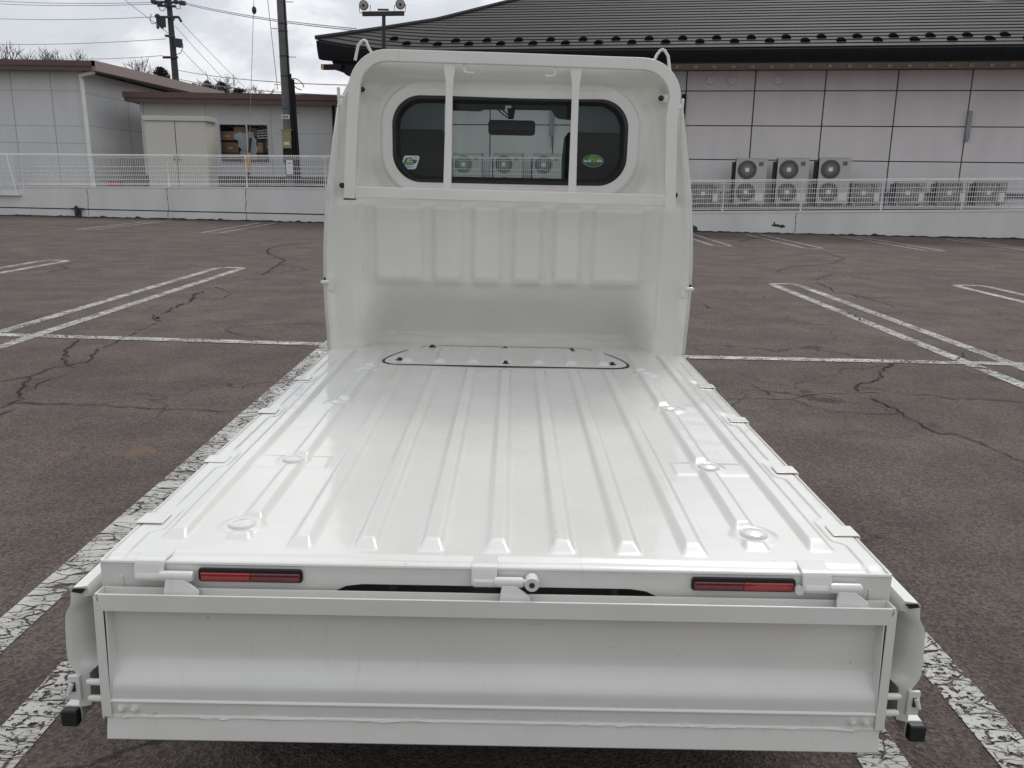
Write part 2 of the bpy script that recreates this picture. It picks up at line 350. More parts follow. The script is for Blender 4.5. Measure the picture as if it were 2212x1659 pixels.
def ribbon(mb, pts, w, z=.004, jit=0.0, mi=0):
    """flat ribbon along ground points, w a width or a function of the point"""
    P = []
    for a, b in zip(pts[:-1], pts[1:]):
        a = Vector((a[0], a[1], 0)); b = Vector((b[0], b[1], 0)); k = max(1, int((b-a).length/.05)) if jit else 1
        d = (b-a); nrm = Vector((-d.y, d.x, 0)).normalized()
        for i in range(k): P.append(a+d*(i/k)+nrm*(random.gauss(0, jit) if i else 0))
    P.append(Vector((pts[-1][0], pts[-1][1], 0)))
    rows = []
    for i, p in enumerate(P):
        d = P[min(i+1, len(P)-1)]-P[max(i-1, 0)]; nrm = Vector((-d.y, d.x, 0)).normalized()
        ww = w(p) if callable(w) else w
        if jit: ww *= random.uniform(.45, 1.35)*(.35 if i in (0, len(P)-1) else 1)
        rows.append([(p.x-nrm.x*ww/2, p.y-nrm.y*ww/2, z), (p.x+nrm.x*ww/2, p.y+nrm.y*ww/2, z)])
    mb.strip(rows, mi)

def hairpin(mb, x0, x1, ya, yb, w=.115, yslope=0, z=.004):
    """double line with a closed rounded end at yb"""
    sgn = 1 if yb > ya else -1
    mb.quad((x0-w/2, ya, z), (x0+w/2, ya, z), (x0+w/2, yb, z), (x0-w/2, yb, z)) if False else None
    pts = [(x0, ya), (x0, yb-sgn*.12), (x0+.03, yb-sgn*.04), (x0+.10, yb), (x1-.10, yb), (x1-.03, yb-sgn*.04), (x1, yb-sgn*.12), (x1, ya)]
    ribbon(mb, pts, w, z)
pk = MB(); hairpin(pk, -1.475, -1.165, -4.6, 10.35, .115)
tag(pk.build('parking_line', LINE, org=(-1.3, 5, 0)), None, kind='structure')
pk = MB(); hairpin(pk, 1.245, .915, -4.6, 10.2, .115)
tag(pk.build('parking_line', LINE, org=(1.1, 5, 0)), None, kind='structure')
pk = MB(); hairpin(pk, -4.36, -3.99, .2, 11.3, .115)
tag(pk.build('parking_line', LINE, org=(-4, 5, 0)), None, kind='structure')
pk = MB(); hairpin(pk, 3.56, 3.90, .2, 10.25, .115)
tag(pk.build('parking_line', LINE, org=(4, 5, 0)), None, kind='structure')
pk = MB(); hairpin(pk, -7.32, -6.95, .2, 12.0, .115)
tag(pk.build('parking_line', LINE, org=(-7, 5, 0)), None, kind='structure')
pk = MB(); hairpin(pk, 6.14, 6.55, .2, 10.4, .115)
tag(pk.build('parking_line', LINE, org=(6, 5, 0)), None, kind='structure')
pk = MB(); ribbon(pk, [(-12, 6.25), (-4.2, 5.62), (-1.53, 5.42)], .13, .0062); tag(pk.build('parking_line', LINE, org=(-4, 5.5, 0)), None, kind='structure')
pk = MB(); ribbon(pk, [(-1.41, 5.40), (1.30, 5.12), (3.49, 5.05), (9, 4.75)], .12, .0062); tag(pk.build('parking_line', LINE, org=(3, 5, 0)), None, kind='structure')
for (x0, x1, ya, yb) in ((-10.7, -10.3, 24.6, 19.6), (-7.45, -7.02, 24.0, 19.05), (-1.2, -.8, 23, 18.4), (4.4, 4.8, 22.2, 17.3), (6.3, 6.7, 21.9, 17.0), (8.8, 9.2, 21.5, 16.75), (11.3, 11.7, 21, 16.4)):
    pk = MB(); hairpin(pk, x0, x1, ya, yb, .09); tag(pk.build('parking_line', LINEF, org=(x0, yb, 0)), None, kind='structure')

CRK = mat('crack_shadow', (.008, .007, .0065), .95, var=.3, scale=20)
CRO = mat('crack_ochre', (.16, .105, .06), .95, var=.3, scale=20)
CRR = mat('crack_rust', (.17, .065, .045), .95, var=.3, scale=20)
cw = lambda k: (lambda p: k*(.0045+.0021*max(0, p.y+1.4)))
c = MB()
L5 = [([(0, 1245), (120, 1240), (250, 1248), (400, 1248), (560, 1250), (700, 1265), (860, 1270), (930, 1280), (1050, 1283), (1180, 1282), (1300, 1287), (1440, 1293)], .8),
 ([(0, 1112), (90, 1092), (200, 1072), (290, 1035), (350, 1018), (420, 1010), (540, 990), (590, 925), (700, 875), (740, 850)], .75),
 ([(1010, 735), (960, 720), (950, 690), (1010, 690), (1070, 655), (1120, 632), (1190, 610), (1200, 570), (1270, 545)], .95),
 ([(960, 718), (985, 705), (1000, 715)], 1.5), ([(1180, 600), (1200, 590)], 1.6),
 ([(490, 840), (450, 880), (400, 915), (395, 960), (415, 1000), (420, 1010)], .8),
 ([(0, 1275), (60, 1250), (150, 1215), (110, 1175), (160, 1135), (200, 1072)], .9),
 ([(160, 1165), (240, 1120), (330, 1085)], .6), ([(420, 1010), (460, 1020), (500, 1015)], .5),
 ([(1630, 445), (1700, 400), (1740, 370), (1780, 355), (1720, 330), (1670, 310), (1665, 285), (1720, 265), (1800, 255), (1980, 240)], .75),
 ([(1735, 372), (1770, 384)], .6), ([(430, 485), (600, 488), (790, 492)], .55), ([(900, 497), (1180, 500)], .35), ([(690, 358), (900, 362), (1100, 360)], .3),
 ([(280, 262), (480, 262)], .3), ([(1340, 495), (1500, 478), (1600, 466)], .3), ([(1320, 605), (1400, 580), (1450, 562)], .35),
 ([(0, 165), (500, 175), (1100, 190), (1900, 210)], .35), ([(0, 1330), (40, 1300), (110, 1275)], .7), ([(900, 660), (1000, 630)], .35)]
for pts, k in L5: ribbon(c, [z5(*q)[:2] for q in pts], cw(k), .0065, jit=.014)
L6 = [([(1400, 950), (1560, 970), (1640, 968), (1780, 995), (1950, 992), (2212, 1015), (2400, 1030)], .8),
 ([(1210, 950), (1200, 915), (1290, 890), (1360, 860), (1335, 845), (1390, 800), (1420, 775)], .95),
 ([(1200, 912), (1330, 935), (1400, 948)], .6),
 ([(1280, 985), (1340, 1015), (1480, 1080), (1530, 1120), (1600, 1160), (1700, 1205), (1850, 1225), (1950, 1260), (2050, 1310), (2212, 1372), (2400, 1440)], .9),
 ([(800, 995), (900, 1035), (1050, 1070), (1200, 1080), (1400, 1088), (1480, 1080)], .5),
 ([(500, 910), (560, 912), (660, 950), (700, 980)], .5), ([(310, 905), (440, 910)], .4),
 ([(970, 95), (1120, 140), (1060, 170), (900, 185), (790, 195), (700, 225)], .5), ([(800, 195), (1000, 215), (1090, 230), (1300, 270)], .45),
 ([(1060, 235), (970, 260), (950, 275)], .45), ([(950, 285), (1040, 320), (1060, 345), (1160, 355), (1210, 378), (1400, 378), (1600, 385), (1700, 405), (1900, 405), (2100, 415)], .5),
 ([(1850, 710), (1850, 735), (1780, 765), (1600, 770), (1420, 775)], .6), ([(1190, 360), (1400, 425), (1430, 440)], .4), ([(270, 415), (310, 445), (400, 455), (600, 458)], .4),
 ([(1990, 705), (2150, 700), (2300, 698)], .4), ([(1140, 470), (1190, 490), (1230, 520)], .9), ([(1350, 475), (1490, 462), (1700, 480), (2000, 490), (2200, 480)], .3),
 ([(190, 130), (400, 150), (700, 180)], .35), ([(300, 230), (450, 240), (620, 275)], .35), ([(480, 40), (620, 10)], .8)]
for pts, k in L6: ribbon(c, [z6(*q)[:2] for q in pts], cw(k), .0065, jit=.014)
tag(c.build('asphalt_crack', CRK, org=(0, 5, 0)), None, kind='structure')
c = MB()
for pts, k in (([(740, 850), (830, 800), (870, 780), (960, 745), (1010, 735)], .7), ([(1340, 517), (1400, 535), (1440, 550)], 1.1), ([(330, 1085), (400, 1070), (380, 1055)], .9), ([(800, 822), (860, 795)], .9)):
    ribbon(c, [z5(*q)[:2] for q in pts], cw(k), .0072, jit=.012)
tag(c.build('asphalt_crack', CRO, org=(-3, 7, 0)), None, kind='structure')
c = MB(); ribbon(c, [z6(*q)[:2] for q in [(400, 992), (600, 988), (800, 992), (880, 970), (1000, 958), (1200, 955), (1350, 950)]], cw(.7), .0072, jit=.01)
tag(c.build('asphalt_crack', CRR, org=(3, 3, 0)), None, kind='structure')

# ================================================================== low walls, fences, terrace
FD = Vector((1, -.165, 0)).normalized(); FN = Vector((.165, 1, 0)).normalized()     # along the wall / away from the car park
F0 = Vector((-5.59, 24.44, 0))
def fp(px, py, back=0): return onplane(px, py, F0+FN*back, FN)
def fpos(s, z, back=0): return F0+FD*s+FN*back+Vector((0, 0, z))
def fs(px, py): return (fp(px, py)-F0).dot(FD)
WALLM = mat('painted_concrete', (.70, .705, .69), .8, var=.07, scale=1.2, bump=.25, bscale=25, stretch=(1, 1, .35))
CAPM = mat('wall_cap_paint', (.72, .72, .70), .6, var=.05)
GROOVE = mat('dark_joint', (.06, .06, .058), .9, var=.3)
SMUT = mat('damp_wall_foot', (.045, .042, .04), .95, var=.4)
def top_z(s, ref): # linear through two (s,z)
    (s0, a), (s1, b) = ref; return a+(b-a)*(s-s0)/(s1-s0)
LW = ((fs(0, 402), fp(0, 402).z), (fs(705, 404), fp(705, 404).z)); RW = ((fs(1490, 457), fp(1490, 457).z), (fs(2212, 453), fp(2212, 453).z))
LFt = ((fs(0, 330), fp(0, 330).z), (fs(705, 335), fp(705, 335).z)); RFt = ((fs(1490, 388), fp(1490, 388).z), (fs(2212, 383), fp(2212, 383).z))
SL0, SMID, SR1 = -32.0, 9.2, 34.0
def low_wall(name, s0, s1, ref, label, groove, joints, zmax=None):
    t = thing(name, label, 'wall', fpos((s0+s1)/2, 0))
    b = MB(); K = 12; bot = []; tp = []
    tz = lambda s: (min(top_z(s, ref), zmax) if zmax else top_z(s, ref))
    rows = []
    for i in range(K+1):
        s = s0+(s1-s0)*i/K; z = tz(s)
        rows.append([fpos(s, -.1), fpos(s, z-.045), fpos(s, z-.045, .30), fpos(s, -.1, .30)])
    b.strip(rows, closed=True); b.quad(*rows[0]); b.quad(*rows[-1]); b.build('wall_body', WALLM, t)
    b = MB(); rows = []
    for i in range(K+1):
        s = s0+(s1-s0)*i/K; z = tz(s)
        rows.append([fpos(s, z-.045, -.012), fpos(s, z, -.012), fpos(s, z, .312), fpos(s, z-.045, .312)])
    b.strip(rows, closed=True); b.quad(*rows[0]); b.quad(*rows[-1]); b.build('coping', CAPM, t)
    if groove:
        b = MB(); rows = []
        for i in range(K+1):
            s = s0+(s1-s0)*i/K; z = groove+.01*(s-s0)*0
            rows.append([fpos(s, z, -.003), fpos(s, z+.035, -.003)])
        b.strip(rows); b.build('groove', GROOVE, t)
    b = MB()
    for s in joints:
        p = [fpos(s, tz(s)-.05)]; z = tz(s)-.05; x = s
        while z > .06:
            z -= random.uniform(.05, .12); x += random.gauss(0, .018); p.append(fpos(x, max(z, .02)))
        for a, q in zip(p[:-1], p[1:]): w = FD*random.uniform(.004, .011); o = -FN*.004; b.quad(a-w+o, a+w+o, q+w+o, q-w+o)
    if joints: b.build('crack', GROOVE, t)
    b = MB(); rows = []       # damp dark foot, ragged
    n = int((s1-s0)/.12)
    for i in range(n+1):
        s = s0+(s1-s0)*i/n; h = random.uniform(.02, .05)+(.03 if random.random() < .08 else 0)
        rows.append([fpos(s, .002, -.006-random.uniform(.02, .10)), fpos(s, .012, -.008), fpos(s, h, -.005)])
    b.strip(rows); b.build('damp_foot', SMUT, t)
    return t
LWALL = low_wall('low_wall', SL0, SMID, LW, 'low grey painted concrete wall with a long groove along the foot, under the left fence', .235,
                 [fs(190, 430), fs(363, 430), fs(533, 430)], zmax=1.04)
RWALL = low_wall('low_wall', SMID+.02, SR1, RW, 'low grey concrete wall with a dark scrape, in front of the outdoor units', 0, [fs(1718, 480)])
# scrapes on the right wall
b = MB()
for (px, py, w, h) in ((1678, 487, .16, .045), (1690, 489, .10, .05), (1672, 483, .03, .05), (1495, 491, .16, .06), (1502, 494, .10, .08)):
    p = fp(px, py); pts = []
    for k in range(9):
        a = 2*math.pi*k/9; rr = random.uniform(.6, 1.1); pts.append(p+FD*(w*rr*math.cos(a))+Vector((0, 0, h*rr*math.sin(a)))-FN*.005)
    b.quad(*pts)
b.build('scrape', GROOVE, RWALL)
# black drain outlet on the left wall
b = MB(); p = fp(170, 452)
b.tube([p-FN*.12+Vector((0, 0, .10)), p-FN*.10, p-FN*.10-Vector((0, 0, .12))], .05, 8); b.obox(p-FN*.05+Vector((0, 0, .02)), FD*.20, FN*.05, (0, 0, .02)); b.obox(p-FN*.05-Vector((0, 0, .14)), FD*.08, FN*.05, (0, 0, .10))
b.build('drain_outlet', DARKM, LWALL)

FENCE = mat('white_fence_wire', (.80, .81, .81), .5, var=.04)
def fence(s0, s1, wref, fref, posts, label, capz=None, toff=0, sp=.06, name='mesh_fence'):
    t = thing(name, label, 'fence', fpos((s0+s1)/2, top_z((s0+s1)/2, wref), .15), 'white wire mesh fences on the low walls')
    wz = lambda s: (min(top_z(s, wref), capz) if capz else top_z(s, wref)); fz = lambda s: top_z(s, fref)
    b = MB(); n = int((s1-s0)/sp); r = .0048
    for i in range(n+1):
        s = s0+(s1-s0)*i/n; z0 = wz(s)+.035; z1 = fz(s)
        # rectangular wire with the V fold near the top
        for (a, zA, c_, zB) in ((.15, z0, .15, z1-.115), (.15, z1-.115, .11, z1-.06), (.11, z1-.06, .15, z1)):
            pa = fpos(s, zA, a); pb = fpos(s, zB, c_)
            b.hull([pa-FD*r-FN*r, pa+FD*r-FN*r, pa+FD*r+FN*r, pa-FD*r+FN*r], [pb-FD*r-FN*r, pb+FD*r-FN*r, pb+FD*r+FN*r, pb-FD*r+FN*r])
    b.build('vertical_wires', FENCE, t)
    b = MB(); K = 8
    hs = [('b', .05), ('b', .09)]+[('b', .215+.125*k) for k in range(4)]+[('t', -.115), ('t', -.06), ('t', -.022)]
    for kind, off in hs:
        pts = []
        for i in range(K+1):
            s = s0+(s1-s0)*i/K; z = (wz(s) if kind == 'b' else fz(s))+off
            if kind == 'b' and z > fz(s)-.15: z = fz(s)-.16
            pts.append(fpos(s, z, .11 if off == -.06 else .146))
        b.tube(pts, .0075 if kind == 'b' else .009, 4)
    b.build('horizontal_wires', FENCE, t)
    for s in posts:
        q = MB(); q.tube([fpos(s, wz(s), .185), fpos(s, fz(s)-.03, .185)], .022, 8); q.sphere(fpos(s, fz(s)-.03, .185), .024, n=6)
        q.obox(fpos(s, fz(s)-.10, .165), FD*.03, FN*.02, (0, 0, .012)); q.build('fence_post', FENCE, t)
    return t
lp = [fs(x, 365) for x in (53, 275-82, 355, 525, 697)]
step = lp[4]-lp[3]
lp = [lp[2]-step*k for k in range(1, 9)]+[lp[2], lp[3], lp[4]]+[lp[4]+step*k for k in (1, 2, 3)]
fence(SL0, SMID, LW, LFt, [s for s in lp if s > SL0 and s < SMID], 'long white wire mesh fence on the left low wall, before the grey storehouse', capz=1.04)
rp = [fs(x, 420) for x in (1564, 1735, 1910, 2086)]; step = rp[1]-rp[0]
rp = [rp[0]-step]+rp+[rp[-1]+step*k for k in range(1, 8)]
fence(SMID+.02, SR1, RW, RFt, [s for s in rp if SMID < s < SR1], 'white wire mesh fence on the right low wall, before the outdoor units')
# short lower panel at the far left, hung in front of the wall
t = thing('mesh_fence', 'short white mesh fence panel at the far left edge, hanging lower than the rest', 'fence', fpos(-20, .9, -.1))
b = MB(); s0, s1 = fs(-160, 370), fs(38, 370); zt = fp(20, 333).z; zb = fp(20, 418).z
for i in range(int((s1-s0)/.06)+1):
    s = s0+i*.06; pa = fpos(s, zb, -.06); pb = fpos(s, zt, -.06); r = .0032
    b.hull([pa-FD*r-FN*r, pa+FD*r-FN*r, pa+FD*r+FN*r, pa-FD*r+FN*r], [pb-FD*r-FN*r, pb+FD*r-FN*r, pb+FD*r+FN*r, pb-FD*r+FN*r])
for k in range(8): b.tube([fpos(s0, zb+.04+k*(zt-zb-.05)/7, -.064), fpos(s1, zb+.04+k*(zt-zb-.05)/7, -.064)], .0045, 4)
b.build('mesh_panel', FENCE, t)
b = MB(); b.tube([fpos(fs(20, 370)+.25, zb-.02, -.08), fpos(fs(20, 370)+.02, zt, -.08)], .024, 8); b.build('fence_post', FENCE, t)
b = MB(); b.obox(fpos((s0+s1)/2, zb-.03, -.07), FD*((s1-s0)/2+.05), FN*.05, (0, 0, .025)); b.build('bottom_rail', FENCE, t)

# terrace behind the walls (neighbouring lot, higher than the car park)
TERR = mat('dark_gravel_ground', (.11, .105, .10), .95, var=.35, scale=8, bump=.6, bscale=30)
b = MB(); zl = .80; zr = .42
b.quad(fpos(SL0-60, zl, .29), fpos(SMID, zl, .29), fpos(SMID, zl, 120), fpos(SL0-60, zl, 120))
tag(b.build('back_lot_ground', TERR), None, kind='structure')
b = MB(); b.quad(fpos(SMID, zr, .29), fpos(SR1+60, zr, .29), fpos(SR1+60, zr, 120), fpos(SMID, zr, 120)); b.quad(fpos(SMID, zr, .29), fpos(SMID, zl, .29), fpos(SMID, zl, 120), fpos(SMID, zr, 120))
tag(b.build('back_lot_ground', TERR), None, kind='structure')

# ================================================================== right building (tiled hip roof, panelled wall)
BY = 25.4-22.66
B0 = F0+FN*(BY*.987)
def bp_(px, py, off=0): return onplane(px, py, B0+FN*off, FN)
def bpos(s, z, back=0): return B0+FD*s+FN*back+Vector((0, 0, z))
def bs(px, py, off=0): return (bp_(px, py, off)-B0).dot(FD)
PANEL = mat('grey_wall_panel', (.73, .70, .695), .7, var=.06, scale=1.6, bump=.08, bscale=60, stretch=(1, 1, .3))
JNT = mat('panel_joint', (.07, .07, .072), .9)
ROOF = mat('metal_roof_sheet', (.052, .049, .051), .7, metal=0, spec=.2, var=.12, scale=1.5, stretch=(.4, 2, 2))
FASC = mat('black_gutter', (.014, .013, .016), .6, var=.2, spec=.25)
SOFF = mat('brown_soffit', (.40, .345, .325), .8, var=.08)
WOOD = mat('pale_rafter_end', (.62, .45, .22), .7, var=.15, scale=20)
hall = thing('hall_building', 'long hall with a dark metal hip roof and a grey panelled wall', 'building', bpos(8, zr, 4))
sJ = bs(1626, 250); dS = (bs(2090, 250)-bs(1626, 250))/3.0
sL = bs(1481, 250); zT = bp_(1850, 152).z; zr1 = bp_(1850, 196).z; zr2 = bp_(1850, 273).z; zr3 = bp_(1850, 348).z; zr4 = zr3-(zr2-zr3)
SLH_ = bs(868, 250); b = MB(); b.obox(bpos((SLH_+34)/2, (zT+zr)/2, .3), FD*((34-SLH_)/2), FN*.25, (0, 0, (zT-zr)/2+.1))
# body behind
b.obox(bpos((SLH_+34)/2+.1, (zT+zr)/2, 5.2), FD*((34-SLH_)/2-.1), FN*4.6, (0, 0, (zT-zr)/2)); b.build('wall_backing', JNT, hall)
b = MB(); g_ = .018
sE = [sJ+dS*k for k in range(-8, 12)]
SLH = bs(868, 250)
sE = [SLH]+[s for s in sE if s > SLH+.3]
rowsz = [(zT+.02, zr1), (zr1, zr2), (zr2, zr3), (zr3, zr4), (zr4, zr)]
for a_, c_ in zip(sE[:-1], sE[1:]):
    for (z1, z0) in rowsz:
        b.obox(bpos((a_+c_)/2, (z0+z1)/2, .03), FD*((c_-a_)/2-g_), FN*.03, (0, 0, (z1-z0)/2-g_*.8))
b.build('wall_panels', PANEL, hall, bevel=.006)
# vents, grille box, downpipe on the wall
for px in (1535, 1582, 1682):
    q = MB(); p = bp_(px, 173, -.02); ring = [p+FD*(.15*math.cos(a))+Vector((0, 0, .15*math.sin(a))) for a in [2*math.pi*k/20 for k in range(20)]]
    q.hull([r_+FN*.03 for r_ in ring], [p+(r_-p)*.86-FN*.045 for r_ in ring]); q.build('vent_cover', PANEL, hall, bevel=.01)
q = MB(); p = bp_(2092, 271, -.06); q.obox(p, FD*.055, FN*.06, (0, 0, .40)); q.obox(p-Vector((0, 0, .42)), FD*.03, FN*.04, (0, 0, .03)); q.build('cable_duct', mat('duct_grey', (.33, .33, .35), .6), hall, bevel=.01)
q = MB(); p = bp_(1192, 263, -.05); q.obox(p, FD*.06, FN*.05, (0, 0, .42)); q.obox(p-Vector((0, 0, .60)), FD*.014, FN*.02, (0, 0, .18)); q.build('cable_duct', mat('duct_grey', (0, 0, 0)), hall, bevel=.01)
q = MB(); p = bp_(1474, 265, -.08); q.tube([Vector((p.x, p.y, zr1-.1)), Vector((p.x, p.y, zr))], .055, 8)
p2 = p+FN*.03; q.obox(Vector((p2.x, p2.y, (zr1+zr)/2))+FN*.08, FD*.10, FN*.02, (0, 0, (zr1-zr)/2)); q.build('downpipe', FASC, hall)
for zz0 in (bp_(2180, 420).z, bp_(2180, 424).z+.02):
    q = MB(); q.tube([bpos(bs(1850, 420), zz0, -.06), bpos(34, zz0, -.06)], .022, 6); q.build('conduit', DARKM, hall)
# roof
OV = 1.45
TIP = onplane(683, 85, B0-FN*OV, FN); sT = (TIP-B0).dot(FD)
zE = onplane(1480, 104, B0-FN*OV, FN).z; zEl = TIP.z; SLOPE = .445
def upt(s, t): d = max(0, 1-(s-sT-t*.9)/3.4); return (zEl-zE)*d*d*max(0, 1-t/3.0)
CR = .295; NC = 34
b = MB(); SEND = 34
for k in range(NC):
    t0, t1 = k*CR, (k+1)*CR; rows = []
    sa = sT+t0; KK = 26
    for i in range(KK+1):
        u = (i/KK)**2
        row = []
        for (t, dz) in ((t0+.045, -.035 if k else -.06), (t0+.040, .004), (t0-.004, .016), (t0, .030), (t1+.03, .0)):
            s = (sT+t)+(SEND-(sT+t))*u
            row.append(bpos(s, zE+t*SLOPE+dz+upt(s, t), -OV+t))
        rows.append(row)
    b.strip(rows)
b.build('roof', ROOF, hall, smooth=20, fixn=False)
# left hip face of the roof
b = MB(); rows = []
for k in range(NC+1):
    t = k*CR; rows.append([bpos(sT+t, zE+t*SLOPE+upt(sT+t, t), -OV+t), bpos(sT+t, zE+t*SLOPE, -OV+24-t)])
b.strip(rows); b.build('hip_face', ROOF, hall)
b = MB(); b.tube([bpos(sT+t-.02, zE+t*SLOPE+.05+upt(sT+t, t), -OV+t) for t in [k*CR for k in range(0, NC)]], .07, 6); b.build('hip_cap', ROOF, hall)
# fascia / gutter, soffit
zF = onplane(1850, 132, B0-FN*(OV-.05), FN).z
def zf(s): return zF+upt(s, 0)*.5
b = MB(); rows = []
for i in range(41):
    u = i/40; s = sT+.02+(SEND-sT)*u*u
    e0 = zE+upt(s, 0); rows.append([bpos(s, e0-.025, -OV-.03), bpos(s, e0-.05, -OV-.06), bpos(s, (e0+zf(s))/2, -OV-.02), bpos(s, zf(s)+.09, -OV+.05), bpos(s, zf(s), -OV+.10), bpos(s, zf(s), -OV+.35), bpos(s, e0-.03, -OV+.35)])
b.strip(rows, closed=True); b.quad(*rows[0]); b.build('gutter', FASC, hall, smooth=40)
b = MB(); rows = []
for i in range(2):
    s = (sT+1.3, SEND)[i]; rows.append([bpos(s, zF+.10, -OV+.3), bpos(s, zT+.02, -.03), bpos(s, zT+.15, .2), bpos(s, zF+.2, -OV+.3)])
b.strip(rows, closed=True); b.build('soffit', SOFF, hall)
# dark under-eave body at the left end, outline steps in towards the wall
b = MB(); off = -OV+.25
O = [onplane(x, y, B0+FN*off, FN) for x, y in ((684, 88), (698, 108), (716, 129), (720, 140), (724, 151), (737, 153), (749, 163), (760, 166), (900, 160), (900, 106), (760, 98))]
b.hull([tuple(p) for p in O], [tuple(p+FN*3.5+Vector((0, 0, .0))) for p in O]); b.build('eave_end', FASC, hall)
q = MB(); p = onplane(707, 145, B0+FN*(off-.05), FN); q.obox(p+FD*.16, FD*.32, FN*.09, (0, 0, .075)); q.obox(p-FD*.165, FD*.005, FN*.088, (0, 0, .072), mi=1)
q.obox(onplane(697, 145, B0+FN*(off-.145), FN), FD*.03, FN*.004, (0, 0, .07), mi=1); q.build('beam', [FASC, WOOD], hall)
# rafters with pale end caps
sr0 = (onplane(2186, 138, B0-FN*(OV-.5), FN)-B0).dot(FD); sr1 = (onplane(2186-123*.526*.6777*8, 138, B0-FN*(OV-.5), FN)-B0).dot(FD); dr = (sr0-sr1)/8
k = 0
for i in range(-3, 28):
    s = sr0-i*dr
    if s < sT+1.5: continue
    q = MB(); z = zF-.03; q.obox(bpos(s, z-.03, -OV+.48), FD*.055, FN*.07, (0, 0, .055)); q.obox(bpos(s, z-.03, -OV+.405), FD*.052, FN*.004, (0, 0, .052), mi=1)
    q.build('rafter', [SOFF, WOOD], hall)
GUARD = mat('matt_black_guard', (.010, .010, .012), .95, spec=0)
# staggered snow guards
sg0 = (onplane(1475, 91, B0-FN*(OV-.3), FN)-B0).dot(FD); sp_ = (onplane(2100, 90, B0-FN*(OV-.3), FN)-onplane(1475+0, 91, B0-FN*(OV-.3), FN)).dot(FD)/8.0
for i in range(-9, 14):
    for row, (t, sh) in enumerate(((.36, .5), (.68, 0))):
        s = sg0+(i+sh)*sp_
        if s < sT+t+.4: continue
        q = MB(); z = zE+t*SLOPE+.06+upt(s, t); p = bpos(s, z, -OV+t)
        prof = [(-.135, 0), (-.12, .035), (-.08, .062), (0, .074), (.08, .062), (.12, .035), (.135, 0)]
        q.hull([p+FD*a+Vector((0, 0, h-.03)) for a, h in prof], [p+FD*a*.9+FN*.16+Vector((0, 0, h*.75+.05)) for a, h in prof]); q.build('snow_guard', GUARD, hall)

